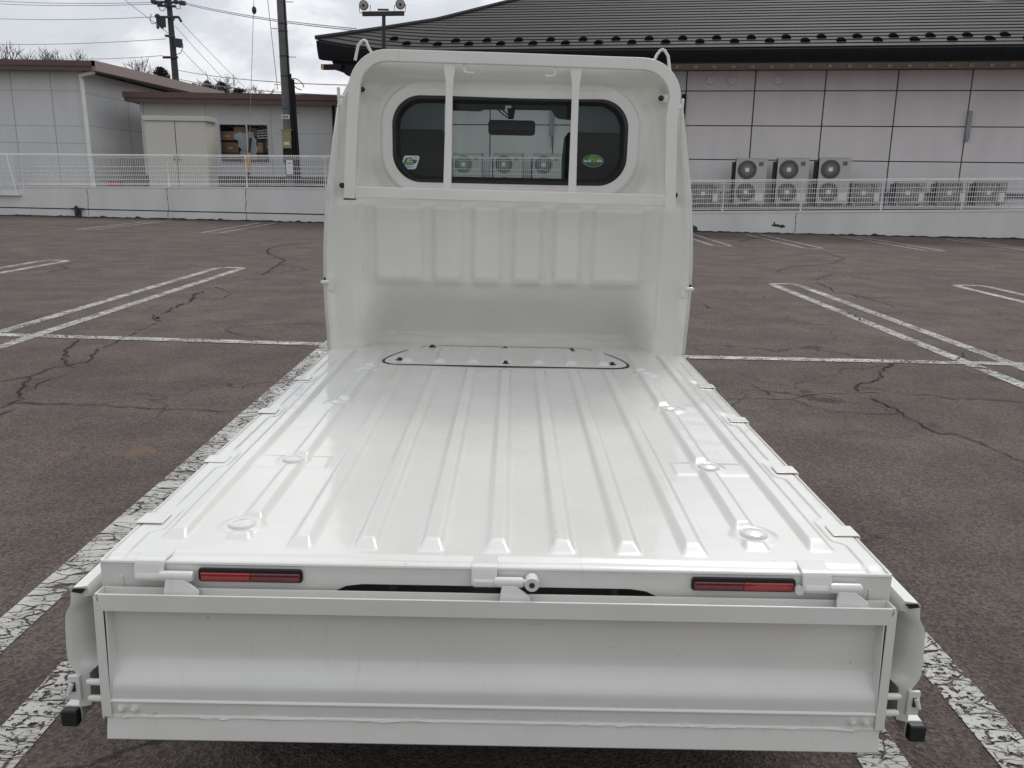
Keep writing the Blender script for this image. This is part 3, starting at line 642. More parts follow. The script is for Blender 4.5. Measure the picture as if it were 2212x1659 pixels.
# ================================================================== outdoor units
CASE = mat('ivory_unit_casing', (.50, .50, .46), .55, var=.05)
GRIL = mat('unit_grille', (.50, .50, .47), .55); FINS = mat('unit_coil', (.028, .028, .03), .6, var=.3, scale=60, stretch=(1, 1, 20))
HOLE = mat('unit_inside', (.03, .03, .03), .9); BADG = mat('unit_badge', (.14, .16, .13), .5, var=.5, scale=60); WHT = mat('unit_white', (.82, .83, .82), .5)
def unit(label, group, w, h, fans, badge, name='outdoor_unit'):
    t = thing(name, label, 'air conditioner', (0, 0, 0), group); d = .36
    b = MB()
    # casing with circular openings: front plate pieces around an octagonal opening, drawn as ring sectors
    fx = -w/2+.02+.30; R = .278 if fans == 2 else .282
    b.box(-w/2+.012, w/2, .02, d, .06, h); hs = h-.06; nf = fans; fh = hs/nf
    for k in range(nf):
        cz = .06+fh*(k+.5); sq = []; ci = []
        for j in range(32):
            a = 2*math.pi*j/32; ci.append((fx+R*math.cos(a), 0, cz+R*math.sin(a)))
            mxx = max(abs(math.cos(a))/.30, abs(math.sin(a))/(fh/2)); sq.append((fx+math.cos(a)/mxx, 0, cz+math.sin(a)/mxx))
        b.strip([ci, sq], closed=True); b.strip([ci, [(x, .019, z) for x, _, z in ci]], closed=True)
    b.box(-w/2+.62, w/2, 0, .02, .06, h); b.box(-w/2, -w/2+.02, 0, .02, .06, h); b.box(-w/2-.006, w/2+.006, -.006, d+.006, h, h+.018)
    b.build('casing', CASE if fans == 2 else mat('darker_casing', (.33, .33, .30), .6, var=.08), t)  # low units take a darker casing tone
    for k in range(nf):
        cz = .06+fh*(k+.5); q = MB()
        q.prism_y([(fx+R*.995*math.cos(2*math.pi*j/24), cz+R*.995*math.sin(2*math.pi*j/24)) for j in range(24)], .012, .0195, mi=1)
        for j in range(26):     # swirled blades of the guard
            a = 2*math.pi*j/26; pts = [(fx+(.05+(R-.05)*u)*math.cos(a+.55*u), -.004-.012*(1-u*u), cz+(.05+(R-.05)*u)*math.sin(a+.55*u)) for u in (0, .35, .7, 1)]
            q.tube(pts, .0050, 4)
        for rr in (.10, .155, R-.01):
            q.tube([(fx+rr*math.cos(2*math.pi*j/20), -.012*(1-(rr/R)**2)-.004, cz+rr*math.sin(2*math.pi*j/20)) for j in range(21)], .003, 4)
        if nf == 1:
            q.box(fx-.30, fx+.30, -.006, -.001, .09, h-.03, mi=1)
            for j in range(15): zz0 = .10+(h-.14)*j/14; q.box(fx-.295, fx+.295, -.012, -.006, zz0-.004, zz0+.004)
            for j in range(5): q.box(fx-.295+.1475*j-.004, fx-.295+.1475*j+.004, -.014, -.012, .10, h-.04)
        g_o = q.build('fan_grille', [GRIL, HOLE], t)
        q = MB(); q.prism_y([(fx+.075*math.cos(2*math.pi*j/4+.78), cz+.075*math.sin(2*math.pi*j/4+.78)) for j in range(4)], -.036, -.014); q.build('hub', WHT, g_o)
    q = MB(); q.box(-w/2-.0035, -w/2+.0115, .03, d-.02, .08, h-.02)
    for k in range(int((h-.12)/.035)): q.box(-w/2-.008, -w/2-.0036, .035, d-.03, .09+.035*k, .09+.035*k+.02)
    q.build('coil_side', FINS, t)
    q = MB(); q.box(-w/2-.10, -w/2-.012, .12, .30, .02, h*.93); q.build('dark_side_filler', FINS, t)  # added dark box, stands in for the shaded gap and coil side
    for fx_ in (-w/2+.05, w/2-.14): q = MB(); q.box(fx_, fx_+.09, .02, d-.02, 0, .06); q.build('foot', GRIL, t)
    if badge:
        q = MB(); x = w/2-.17; q.box(x-.065, x+.065, -.003, .0, h-.21, h-.09); q.build('badge', BADG, t)
        q = MB(); q.box(w/2-.27, w/2-.05, -.006, .0, .14, .36); q.build('service_cover', WHT, t)
    return t
AOFF = -.85; RZ = -math.atan(.165)
def up(px, py, off=AOFF): return onplane(px, py, B0+FN*off, FN)
hT = 1.34; tall = None
TL = [((1001, 355), 'first tall twin-fan outdoor unit seen through the truck rear window, on the left'), ((1088, 355), 'middle of the three tall outdoor units seen through the truck rear window'),
      ((1174, 356), 'third tall outdoor unit seen through the truck rear window, beside the wall duct'), ((1614, 367), 'leftmost tall twin-fan outdoor unit standing right of the truck cab'),
      ((1704, 366.5), 'middle tall twin-fan outdoor unit right of the truck, between two equal ones'), ((1794, 366), 'rightmost tall twin-fan outdoor unit beside the row of low units')]
tgrp = 'tall outdoor units along the hall wall'
for (px, py), lab in TL:
    hub = up(px, py); w = .88
    z0 = hub.z-(.06+(hT-.06)*.75); x = hub+FD*(w/2-.32); loc = (x.x, x.y, z0)
    if tall is None:
        tall = unit(lab, tgrp, w, hT, 2, True); tall.location = loc; tall.rotation_euler = (0, 0, RZ)
    else: copy_tree(tall, loc, RZ, lab)
lgrp = 'low outdoor units along the hall wall'; low = None
LL = [(1526, 'low outdoor unit half hidden by the truck cab, left of the tall ones'), (1874, 'low outdoor unit directly right of the tall units'), (1970, 'low outdoor unit second from the tall units, behind the right fence'),
      (2060, 'low outdoor unit third from the tall units, behind the right fence'), (2145, 'low outdoor unit at the right end of the row')]
for px, lab in LL:
    w, h = .80, .66; q = up(px, 394); loc = (q.x, q.y, up(px, 445).z)
    if low is None:
        low = unit(lab, lgrp, w, h, 1, True, 'low_outdoor_unit'); low.location = loc; low.rotation_euler = (0, 0, RZ)
    else: copy_tree(low, loc, RZ, lab)
# concrete plinth under the row
b = MB(); a0, a1 = (up(960, 400)-B0).dot(FD), (up(2190, 445)-B0).dot(FD)
zz = up(1874, 445).z
b.obox(bpos((a0+a1)/2, (zr+zz)/2-.04, AOFF+.18), FD*((a1-a0)/2), FN*.32, (0, 0, max(.03, (zz-zr)/2-.02)))
tag(b.build('plinth', mat('plinth_concrete', (.12, .115, .11), .9, var=.3)), 'dark concrete plinth running under the row of outdoor units', 'plinth')

# ================================================================== left storehouses
SIDE = mat('grey_siding', (.62, .625, .625), .75, var=.05, scale=1.5, bump=.12, bscale=50, stretch=(1, 1, .4))
SJ = mat('siding_joint', (.36, .36, .36), .9)
BROWN = mat('brown_fascia', (.115, .068, .062), .5, var=.1); BROWN2 = mat('brown_verge', (.24, .18, .165), .45, var=.08)
PIPE = mat('white_downpipe', (.85, .86, .83), .4)
Y1 = 28.6
st = thing('storehouse', 'taller grey storehouse at the far left with a brown verge sloping away', 'building', (-20, 33, zl))
X1 = at(185, 260, Y1).x; zt1 = at(100, 152, Y1).z; zlow = at(380, 195, 38).z
b = MB()
b.hull([(-48, Y1, zl), (X1, Y1, zl), (X1, 42, zl), (-48, 42, zl)], [(-48, Y1, zt1), (X1, Y1, zt1), (X1, 42, zlow-.3), (-48, 42, zlow-.3)])
b.build('wall', SIDE, st)
b = MB()
for px in (37, 122): x = at(px, 300, Y1).x; b.box(x-.012, x+.012, Y1-.004, Y1, zl, zt1)
for py in (195, 271, 308): z = at(60, py, Y1).z; b.box(-40, X1, Y1-.003, Y1, z-.008, z+.008)
for yy in (32, 35.3, 38.5): b.box(X1, X1+.004, yy-.015, yy+.015, zl, zt1-.5)
for py in (200, 271): z = at(185, py, Y1).z; b.box(X1, X1+.004, Y1, 42, z-.008, z+.008)
b.build('siding_joint', SJ, st)
pA = at(-700, 116, Y1-.45); pB = at(206, 130, Y1-.45)
zF1 = at(206, 131, Y1-.45).z; zF0 = at(206, 153, Y1-.45).z; XR = at(206, 140, Y1-.45).x
b = MB(); h1 = zF1-zF0
b.box(-50, XR, Y1-.47, Y1-.36, zF0, zF0+h1*.42); b.box(-50, XR, Y1-.50, Y1-.36, zF0+h1*.44, zF1); b.build('fascia', BROWN, st)
pe = at(439, 196, 39.5); Xe = XR; zfar = at(439, 188, 39.5).z
b = MB(); b.hull([(-50, Y1-.4, zF0+.06), (XR-.1, Y1-.4, zF0+.06), (XR-.1, 41, zfar-.5), (-50, 41, zfar-.5)], [(-50, Y1-.4, zF1-.02), (XR-.1, Y1-.4, zF1-.02), (XR-.1, 41, zfar-.12), (-50, 41, zfar-.12)]); b.build('roof', BROWN, st)
b = MB(); b.hull([(XR-.1, Y1-.5, zF0), (XR+.02, Y1-.5, zF0), (XR+.02, 41, zfar-.42), (XR-.1, 41, zfar-.42)], [(XR-.1, Y1-.5, zF1), (XR+.02, Y1-.5, zF1), (XR+.02, 41, zfar-.05), (XR-.1, 41, zfar-.05)]); b.build('verge', BROWN2, st)
b = MB(); x = X1+.08; b.tube([(XR-.15, Y1-.3, zF0-.02), (x-.05, Y1-.15, zF0-.12), (x-.05, Y1-.08, zF0-.3), (x, Y1-.08, zl)], .07, 8); b.build('downpipe', PIPE, st)

Y2 = 30.2
s2 = thing('storehouse', 'lower grey storehouse with a brown fascia and a window full of cartons', 'building', (-9, 35, zl))
XL2 = at(308, 300, Y2).x; XR2 = at(800, 300, Y2).x; zt2 = at(500, 222, Y2).z
wx0, wx1 = at(474, 300, Y2).x, at(581, 300, Y2).x; wz1, wz0 = at(520, 267, Y2).z, at(520, 352, Y2).z
b = MB()
b.box(XL2, wx0, Y2, Y2+.2, zl, zt2); b.box(wx1, XR2, Y2, Y2+.2, zl, zt2); b.box(wx0, wx1, Y2, Y2+.2, zl, wz0); b.box(wx0, wx1, Y2, Y2+.2, wz1, zt2)
b.box(XL2, XL2+.2, Y2+.2, 40, zl, zt2); b.box(XR2-.2, XR2, Y2+.2, 40, zl, zt2); b.box(XL2+.2, XR2-.2, 39.8, 40, zl, zt2); b.build('wall', SIDE, s2)
b = MB()
for px in (315, 448, 587): x = at(px, 300, Y2).x; b.box(x-.010, x+.010, Y2-.004, Y2, zl, zt2)
z = at(650, 289, Y2).z; b.box(wx1+.2, XR2, Y2-.003, Y2, z-.008, z+.008); b.build('siding_joint', SJ, s2)
zA, zB = at(500, 201, Y2-.5).z, at(500, 224, Y2-.5).z; xa = at(265, 210, Y2-.5).x; h2 = zA-zB
b = MB(); b.box(xa, XR2+.4, Y2-.52, Y2-.40, zB+h2*.45, zA); b.box(xa+.15, XR2+.4, Y2-.48, Y2-.40, zB, zB+h2*.43); b.build('fascia', BROWN, s2)
b = MB(); b.hull([(xa, Y2-.4, zB+.05), (XR2+.4, Y2-.4, zB+.05), (XR2+.4, 40.5, zB-.1), (xa, 40.5, zB-.1)], [(xa, Y2-.4, zA-.02), (XR2+.4, Y2-.4, zA-.02), (XR2+.4, 40.5, zA-.3), (xa, 40.5, zA-.3)]); b.build('roof', BROWN, s2)
b = MB(); q = at(722, 300, Y2-.1); b.tube([(q.x, Y2-.1, zB), (q.x, Y2-.1, zl)], .05, 8); b.build('downpipe', FASC, s2)
# dark base course
b = MB(); z = at(650, 383, Y2).z; b.box(XL2, XR2, Y2-.02, Y2, zl, z); b.build('base_course', GROOVE, s2)
wf = MB(); WF = mat('aluminium_frame', (.55, .56, .56), .4)
def rect_frame(mb, x0, x1, z0, z1, y, w=.04, d=.06):
    mb.box(x0, x1, y, y+d, z1-w, z1); mb.box(x0, x1, y, y+d, z0, z0+w); mb.box(x0, x0+w, y, y+d, z0+w, z1-w); mb.box(x1-w, x1, y, y+d, z0+w, z1-w)
rect_frame(wf, wx0, wx1, wz0, wz1, Y2-.02); xm = at(534, 300, Y2).x; wf.box(xm-.03, xm+.03, Y2-.015, Y2+.045, wz0+.04, wz1-.04)
wn = wf.build('window', WF, s2); wp_ = MB(); wp_.quad((wx0+.04, Y2+.02, wz0+.04), (wx1-.04, Y2+.02, wz0+.04), (wx1-.04, Y2+.02, wz1-.04), (wx0+.04, Y2+.02, wz1-.04))
wp_.build('pane', glass_mat('window_glass', (.9, .92, .92), 1.3), wn)
CARD = [mat('carton_%s' % k, c_, .85, var=.08) for k, c_ in (('tan', (.46, .26, .17)), ('dull', (.38, .23, .17)), ('dark', (.18, .12, .10)))]
SHEET = mat('plastic_sheet', (.66, .72, .73), .3, var=.12, scale=8); TAPE = mat('carton_label', (.6, .6, .58), .6)
def W(px, py): p = at(px, py, Y2+.35); return p.x, p.z
cart = [((476, 283), (506, 303), 0, 'brown carton with a pale label, top left in the storehouse window'), ((506, 274), (532, 300), 0, 'brown carton beside the window mullion, top left pane'), ((476, 307), (515, 330), 1, 'carton low in the left pane of the storehouse window'),
        ((478, 331), (535, 345), 0, 'bottom carton across the left pane of the storehouse window'), ((536, 276), (555, 296), 1, 'dull carton at the top of the right window pane'), ((557, 308), (570, 330), 0, 'small labelled carton in the right window pane'),
        ((571, 300), (583, 330), 2, 'dark carton at the right edge of the storehouse window'), ((537, 334), (575, 347), 1, 'carton at the bottom of the right window pane')]
for (a_, c_, mi, lab) in cart:
    x0, z1 = W(*a_); x1, z0 = W(*c_); q = MB(); dy = random.uniform(-.1, .1); q.box(x0, x1, Y2+.35+dy, Y2+.75+dy, z0, z1)
    q.box(x0+(x1-x0)*.35, x0+(x1-x0)*.65, Y2+.345+dy, Y2+.35+dy, z0+(z1-z0)*.35, z0+(z1-z0)*.55, mi=1)
    tag(q.build('carton', [CARD[mi], TAPE], bevel=.01), lab, 'box', 'cartons behind the storehouse window')
q = MB(); sh = [(508, 290), (519, 288), (534, 289), (541, 284), (549, 288), (552, 297), (557, 303), (555, 313), (560, 322), (556, 333), (561, 341), (553, 347), (524, 347), (531, 340), (520, 331), (524, 322), (516, 316), (519, 306), (509, 300)]
pts = [W(*a_) for a_ in sh]; q.hull([(x, Y2+.24+random.uniform(-.04, .04), z) for x, z in pts], [(x, Y2+.22+random.uniform(-.04, .04), z) for x, z in pts])
tag(q.build('plastic_sheet', SHEET), 'crumpled pale plastic sheet between the cartons in the storehouse window', 'sheet')
q = MB()
for k in range(4):
    x0, z0 = W(557, 285+k*5); x1, z1 = W(581, 281+k*6); q.hull([(x0, Y2+.26, z0), (x1, Y2+.26, z1), (x1, Y2+.5, z1), (x0, Y2+.5, z0)], [(x0, Y2+.26, z0+.035), (x1, Y2+.26, z1+.035), (x1, Y2+.5, z1+.035), (x0, Y2+.5, z0+.035)])
tag(q.build('folded_sheets', SHEET), 'stack of pale folded sheets at the top right of the storehouse window', 'sheets')
# shelf + dim back of the store so the room reads dark
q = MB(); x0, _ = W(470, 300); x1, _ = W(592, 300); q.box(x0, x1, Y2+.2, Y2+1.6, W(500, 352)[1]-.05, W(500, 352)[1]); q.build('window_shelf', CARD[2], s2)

# metal cabinet
Y3 = 27.4; CAB = mat('beige_cabinet_steel', (.58, .56, .505), .5, var=.03); CABS = mat('beige_cabinet_side', (.68, .66, .56), .5, var=.03)
sc = thing('storage_cabinet', 'beige two-door steel storage cabinet standing behind the left fence', 'cabinet', (-11.5, Y3+.4, zl))
x0, x1 = at(316, 320, Y3).x, at(447, 320, Y3).x; z1 = at(380, 251, Y3).z; z0 = zl; dp = 1.0; zl1 = at(380, 261, Y3).z
b = MB(); b.box(x0+.02, x1-.02, Y3+.03, Y3+dp, z0, zl1); b.build('cabinet_body', CABS, sc)
b = MB(); b.box(x0-.04, x1+.04, Y3-.05, Y3+dp+.05, zl1, z1); b.build('top_cover', CAB, sc, bevel=.01)
xm = (x0+x1)/2-.01
for (a_, c_, sx) in ((x0, xm-.012, 1), (xm+.012, x1, -1)):
    b = MB(); b.box(a_, c_, Y3, Y3+.029, z0+.06, zl1-.03); d_ = b.build('door', CAB, sc, bevel=.006)
    q = MB(); hx = (c_-.06) if sx == 1 else (a_+.06); zc = at(385, 340, Y3).z; q.tube([(hx, Y3-.05, zc+.08), (hx, Y3-.05, zc-.08)], .014, 6); q.box(hx-.02, hx+.02, Y3-.05, Y3, zc+.07, zc+.09); q.box(hx-.02, hx+.02, Y3-.05, Y3, zc-.09, zc-.07); q.build('handle', DARKM, d_)
b = MB(); b.box(xm-.012, xm+.012, Y3+.02, Y3+.03, z0+.06, zl1-.03); b.build('door_gap', GROOVE, sc)
# red box in the alley
b = MB(); p = at(245, 399, 27.0); b.box(p.x-.19, p.x+.19, 27, 27.3, zl, zl+.30); b.box(p.x-.20, p.x+.20, 26.99, 27.31, zl+.30, zl+.33)
tag(b.build('red_crate', mat('red_plastic', (.42, .03, .02), .5), bevel=.015), 'small red plastic crate on the ground in the dark alley', 'crate')

# ================================================================== poles and wires
CONC = mat('grey_pole_concrete', (.13, .13, .135), .8, var=.15, scale=3, bump=.2); WIRE = mat('wire_grey', (.30, .30, .32), .6)
Yp = 26.9; up_ = thing('utility_pole', 'thick grey concrete utility pole in front of the low storehouse', 'utility pole', at(628, 400, Yp))
A = at(630, 410, Yp); Bt = at(604, -60, Yp); A = Vector((A.x, Yp, zl))
b = MB(); b.tube([A, A+(Bt-A)*.33, A+(Bt-A)*.66, Bt], [.17, .158, .146, .135], 16); b.build('pole_shaft', CONC, up_)
for py in (52, 68, 122, 165, 235): b = MB(); p = at(0, py, Yp); k = (at(615, py, Yp).z-A.z)/(Bt.z-A.z); c0 = A+(Bt-A)*k; b.tube([c0-Vector((0, 0, .02)), c0+Vector((0, 0, .02))], .165-.02*k, 14); b.build('pole_band', DARKM, up_)
for dx, r_, z1p in ((.20, .055, 160), (.31, .05, 172), (.13, .03, -40)):
    p1 = at(615, z1p, Yp); k = (p1.z-A.z)/(Bt.z-A.z); c0 = A+(Bt-A)*k
    q = MB(); q.tube([(A.x+dx, Yp-.08, zl), (c0.x+dx*.8, Yp-.08, c0.z)], r_, 8); q.build('conduit', FASC, up_)
def polept(py, dx=0, dy=0): p1 = at(615, py, Yp); k = (p1.z-A.z)/(Bt.z-A.z); c0 = A+(Bt-A)*k; return Vector((c0.x+dx, Yp+dy, c0.z))
q = MB(); p = polept(302, -.01, -.2); q.obox(p, (.14, 0, 0), (0, .06, 0), (0, 0, .27)); q.obox(p+Vector((0, 0, .29)), (.17, 0, 0), (0, .08, 0), (0, 0, .02)); q.obox(p+Vector((0, -.062, -.12)), (.09, 0, 0), (0, .003, 0), (0, 0, .05), mi=1); q.build('meter_box', [mat('khaki_box', (.27, .25, .13), .6), TAPE], up_, bevel=.008)
q = MB(); p = polept(253, -.02, -.175); q.obox(p, (.13, 0, 0), (0, .006, 0), (0, 0, .07)); 
for k in range(4): q.obox(p+Vector((-.07+.045*k, -.008, 0)), (.013, 0, 0), (0, .002, 0), (0, 0, .035), mi=1)
q.build('number_plate', [TAPE, GROOVE], up_)
q = MB(); p = polept(361, .03, -.21); q.obox(p, (.11, 0, 0), (0, .006, 0), (0, 0, .22)); q.obox(p+Vector((0, -.008, .12)), (.06, 0, 0), (0, .002, 0), (0, 0, .012), mi=1); q.obox(p+Vector((0, -.008, .02)), (.04, 0, 0), (0, .002, 0), (0, 0, .01), mi=1); q.build('notice_plate', [WHT, GROOVE], up_)
q = MB(); p = polept(330, 0, -.17); q.obox(p, (.16, 0, 0), (0, .02, 0), (0, 0, .32)); q.build('black_sleeve', FASC, up_)
q = MB()
for py, sd_ in ((4, 1), (123, 1), (183, -1), (243, 1), (62, -1), (180, 1)): p = polept(py, .15*sd_, 0); q.tube([p, p+Vector((.22*sd_, 0, 0))], .012, 5)
q.build('step_bolt', STEEL, up_)
q = MB(); p = polept(182, .42, -.1); q.tube([p+Vector((.16*math.cos(a)*1.2-.02, 0, .14*math.sin(a)-.1*math.cos(a))) for a in [2*math.pi*k/14 for k in range(13)]], .014, 5); q.build('cable_loop', FASC, up_)
# guy wire with insulator and yellow guard
gw = thing('guy_wire', 'steel guy wire with a yellow and black guard tube left of the concrete pole', 'guy wire', at(536, 402, 26.7))
T0, T1 = at(536, 400, 26.7), at(550, -60, 27.2); b = MB(); b.tube([T0, T1], .009, 5); b.build('stay_cable', WIRE, gw)
k = .835; b = MB(); p = at(549, 22, 27.15); b.sphere(p, .075, (1, 1, 1.6), n=8); b.build('insulator', DARKM, gw)
pa = at(536, 402, 26.68); pm = at(537, 372, 26.68); pt = at(538, 330, 26.69); pb2 = at(541, 298, 26.7)
b = MB(); b.tube([pa, pm], [.06, .055], 10); b.build('guard_tube', BLACK, gw); b = MB(); b.tube([pm, pt], .05, 10); b.build('guard_tube', mat('yellow_plastic', (.60, .30, .03), .5), gw)
b = MB(); b.tube([pt, pb2], [.035, .05], 8); b.build('guard_tube', BLACK, gw)

# far pole with crossarms
Yq = 48; DK = mat('pole_silhouette', (.05, .05, .055), .8, var=.2)
fpo = thing('utility_pole', 'distant dark utility pole with crossarms, insulators and a transformer', 'utility pole', at(384, 230, Yq))
a_, c_ = at(385, 235, Yq), at(362, -30, Yq); b = MB(); b.tube([a_, c_], [.20, .13], 10); b.build('pole_shaft', DK, fpo)
def fpt(px, py): return at(px, py, Yq-.2)
b = MB()
for (x0, y0, x1, y1) in ((327, 4, 398, 6), (338, 37, 386, 37), (340, 12, 380, 14), (352, 124, 384, 124), (357, 77, 378, 80)): b.tube([fpt(x0, y0), fpt(x1, y1)], .07, 5)
b.tube([fpt(386, 37), fpt(392, 47)], .07, 5); b.tube([fpt(371, 50), fpt(378, 38)], .04, 5); b.build('crossarm', DK, fpo)
for (px, py) in ((331, 3), (335, 5), (391, 6), (397, 7), (345, 8), (380, 4), (361, 0), (340, 35), (360, 12)):
    q = MB(); q.sphere(fpt(px, py), .13, (1.2, 1, 1), n=6); q.build('insulator', DK, fpo)
b = MB()
for k in range(4): b.tube([fpt(340+k*5, 40), fpt(341+k*5, 62-3*(k % 2))], .07, 6)
b.build('fuse_switches', DK, fpo)
b = MB(); b.tube([fpt(385, 84), fpt(385, 102)], .22, 12); b.build('transformer', DK, fpo)
for pp in (((392, 87), (396, 100), (390, 115), (380, 118)), ((327, 30), (324, 42), (328, 52), (338, 48)), ((388, 8), (390, 18), (384, 20), (376, 12)), ((342, 12), (346, 22), (352, 24), (358, 18))): b = MB(); b.tube([fpt(*a_) for a_ in pp], .02, 4); b.build('jumper_wire', DK, fpo)
# overhead wires
WL = [((-40, 0), (330, 5), 60, 48, 'top overhead wire running left from the distant pole'), ((-40, 6), (330, 9), 60, 48, 'second overhead wire running left from the distant pole'), ((-40, 39), (340, 36), 60, 48, 'overhead wire with a small joint left of the distant pole'),
 ((-40, 95), (358, 84), 60, 48, 'overhead wire left of the distant pole at transformer height'), ((100, 126), (352, 120), 60, 48, 'low overhead wire ending at the distant pole'), ((395, 5), (770, 62), 48, 30, 'upper overhead wire from the distant pole over the hall roof'),
 ((395, 8), (770, 66), 48, 30, 'lower overhead wire from the distant pole over the hall roof'), ((385, 152), (760, 184), 48, 28, 'telephone wire passing behind the concrete pole'), ((380, 170), (740, 206), 48, 28, 'lowest telephone wire near the storehouse roof'),
 ((270, 0), (372, 78), 46, 48, 'slanting wire down to the distant pole'), ((388, 44), (530, 190), 48, 56, 'slanting wire falling right from the distant pole arm'), ((378, 56), (500, 188), 48, 56, 'steeper slanting wire beside the distant pole'),
 ((576, -20), (600, 195), 27, 27, 'thin vertical cable left of the concrete pole'), ((393, 108), (470, 186), 48, 56, 'short slanting wire from the transformer'), ((1840, -12), (2400, 10), 23, 20, 'dark wire crossing above the hall roof')]
for (p0, p1, Ya, Yb, lab) in WL:
    a_, c_ = at(*p0, Ya), at(*p1, Yb); b = MB(); n = 12; sag = (c_-a_).length*.006
    b.tube([a_.lerp(c_, i/n)-Vector((0, 0, sag*4*(i/n)*(1-i/n))) for i in range(n+1)], .016 if Ya > 30 else .010, 4)
    tag(b.build('overhead_wire', WIRE), lab, 'wire', 'overhead wires')

# floodlight pole
Yf = 23.4; BR = mat('dark_brown_steel', (.022, .018, .018), .45)
fl = thing('floodlight_pole', 'dark brown pole with two round floodlights in front of the hall roof', 'floodlight', at(831, 420, Yf))
b = MB(); b.tube([at(829, 410, Yf), at(829, 30, Yf)], [.062, .05], 12); b.build('pole_shaft', BR, fl)
b = MB(); a_, c_ = at(783, 30, Yf), at(873, 29, Yf); b.obox((a_+c_)/2, (c_-a_)/2, (0, .05, 0), (0, 0, .055)); b.obox((a_+c_)/2+Vector((0, 0, .10)), (.15, 0, 0), (0, .03, 0), (0, 0, .02)); b.build('crossbar', BR, fl)
LENSM = mat('lamp_glass', (.45, .45, .40), .2, var=.1); LG = mat('lamp_body_grey', (.25, .25, .22), .5)
for px, py, sx in ((788, 11, -1), (864, 9, 1)):
    p = at(px, py, Yf); q = MB(); dr_ = Vector((sx*.25, -1, -.25)).normalized(); q.tube([p-dr_*.10, p, p+dr_*.08, p+dr_*.09], [.07, .115, .135, .13], 16); ln = q.build('floodlight', LG, fl)
    q = MB(); q.tube([p+dr_*.091, p+dr_*.10], [.10, .085], 14); q.build('lens', LENSM, ln); q = MB(); q.tube([p+dr_*.101, p+dr_*.115], [.04, .035], 8); q.build('bulb', GROOVE, ln)
    q = MB(); q.tube([p+Vector((-.15, 0, -.03)), p+Vector((-.14, 0, -.2)), p+Vector((.14, 0, -.2)), p+Vector((.15, 0, 0))], .012, 5); q.build('bracket', LG, ln)

# ================================================================== trees on the skyline
BARK = mat('bare_branch', (.16, .135, .12), .9, var=.2); LEAFD = mat('dark_conifer', (.022, .032, .022), .9, var=.4, scale=4)
def bare_tree(px, pytop, pyhid, Y, w, lab, seed):
    rnd = random.Random(seed); base = at(px, pyhid, Y); top = at(px, pytop, Y); H = top.z-zl
    t = thing('bare_tree', lab, 'tree', (base.x, Y, zl), 'bare trees beyond the storehouses')
    b = MB(); tr = MB()
    def grow(p, d, ln, r, lv):
        pts = [p]; q = p; dd = d
        for k in range(3): dd = (dd+Vector((rnd.gauss(0, .13), rnd.gauss(0, .13), rnd.gauss(.05, .08)))).normalized(); q = q+dd*ln/3; pts.append(q)
        (tr if lv == 0 else b).tube(pts, [r, r*.85, r*.7, r*.5], 5 if lv < 2 else 3)
        if lv < 5:
            for k in range(4 if lv < 3 else 3):
                nd = (dd+Vector((rnd.gauss(0, .55), rnd.gauss(0, .55), rnd.gauss(.22, .3)))).normalized(); grow(pts[rnd.choice((2, 3, 3))], nd, ln*rnd.uniform(.55, .78), max(r*.6, .022), lv+1)
    for k in range(max(1, int(w/1.3))):
        grow(Vector((base.x+rnd.uniform(-w, w)/2, Y+rnd.uniform(-2, 2), zl)), Vector((0, 0, 1)), H*rnd.uniform(.33, .385), .16, 0)
    tr.build('trunk', BARK, t); b.build('crown', BARK, t, fixn=False)
for i, (px, yt, Y, w, lab) in enumerate(((15, 100, 62, 7, 'bare brushy tree above the taller storehouse at the left edge'), (75, 108, 66, 5, 'bare tree second from the left edge above the storehouse roof'), (120, 116, 70, 3, 'small bare treetop right of the two at the left edge'), (205, 124, 66, 3, 'bare twiggy treetop above the corner of the brown verge'),
    (335, 144, 70, 3, 'bare tree just left of the distant pole'), (392, 148, 72, 3, 'bare tree just right of the distant pole'), (425, 168, 74, 3, 'thin bare tree between the pole and the conifers'), (545, 190, 80, 3, 'faint bare treetops left of the concrete pole'))):
    bare_tree(px, yt, yt+60, Y, w, lab, 40+i)
def conifer(px, pytop, Y, r, lab, seed):
    rnd = random.Random(seed); top = at(px, pytop, Y); t = thing('conifer', lab, 'tree', (top.x, Y, zl), 'dark conifers on the skyline')
    b = MB(); b.tube([(top.x, Y, zl), (top.x, Y, top.z)], [.25, .03], 6); b.build('trunk', BARK, t)
    b = MB(); H = top.z-zl
    for k in range(2600):
        u = rnd.random(); a = rnd.uniform(0, 6.28); top_ = k % 4 > 0; rr = 1.9*r*(.05+(u**.75 if top_ else 1))*rnd.uniform(.3, 1)*(.7+.3*math.sin(a*3+u*14)); z = top.z-(u*3.6 if top_ else 3.6+u*(H*.7-3.6))
        c0 = Vector((top.x+rr*math.cos(a), Y+rr*math.sin(a), z)); s_ = rnd.uniform(.12, .3); v1 = Vector((rnd.gauss(0, 1), rnd.gauss(0, 1), rnd.gauss(0, .6))).normalized()*s_; v2 = Vector((rnd.gauss(0, 1), rnd.gauss(0, 1), rnd.gauss(0, 1))).normalized()*s_*.5
        b.quad(c0-v1, c0+v2, c0+v1)
    b.build('crown', LEAFD, t, fixn=False)
for i, (px, yt, Y, r_, lab) in enumerate(((347, 146, 68, 1.5, 'rounded dark evergreen left of the distant pole'), (448, 176, 76, 1.4, 'dark conifer, left of the skyline pair'), (478, 178, 76, 1.8, 'dark pointed conifer, right of the skyline pair'), (515, 192, 80, 2.2, 'low dark evergreen top right of the conifer pair'), (418, 182, 76, 2.0, 'low dark evergreen right of the distant pole'))):
    conifer(px, yt, Y, r_, lab, 90+i)

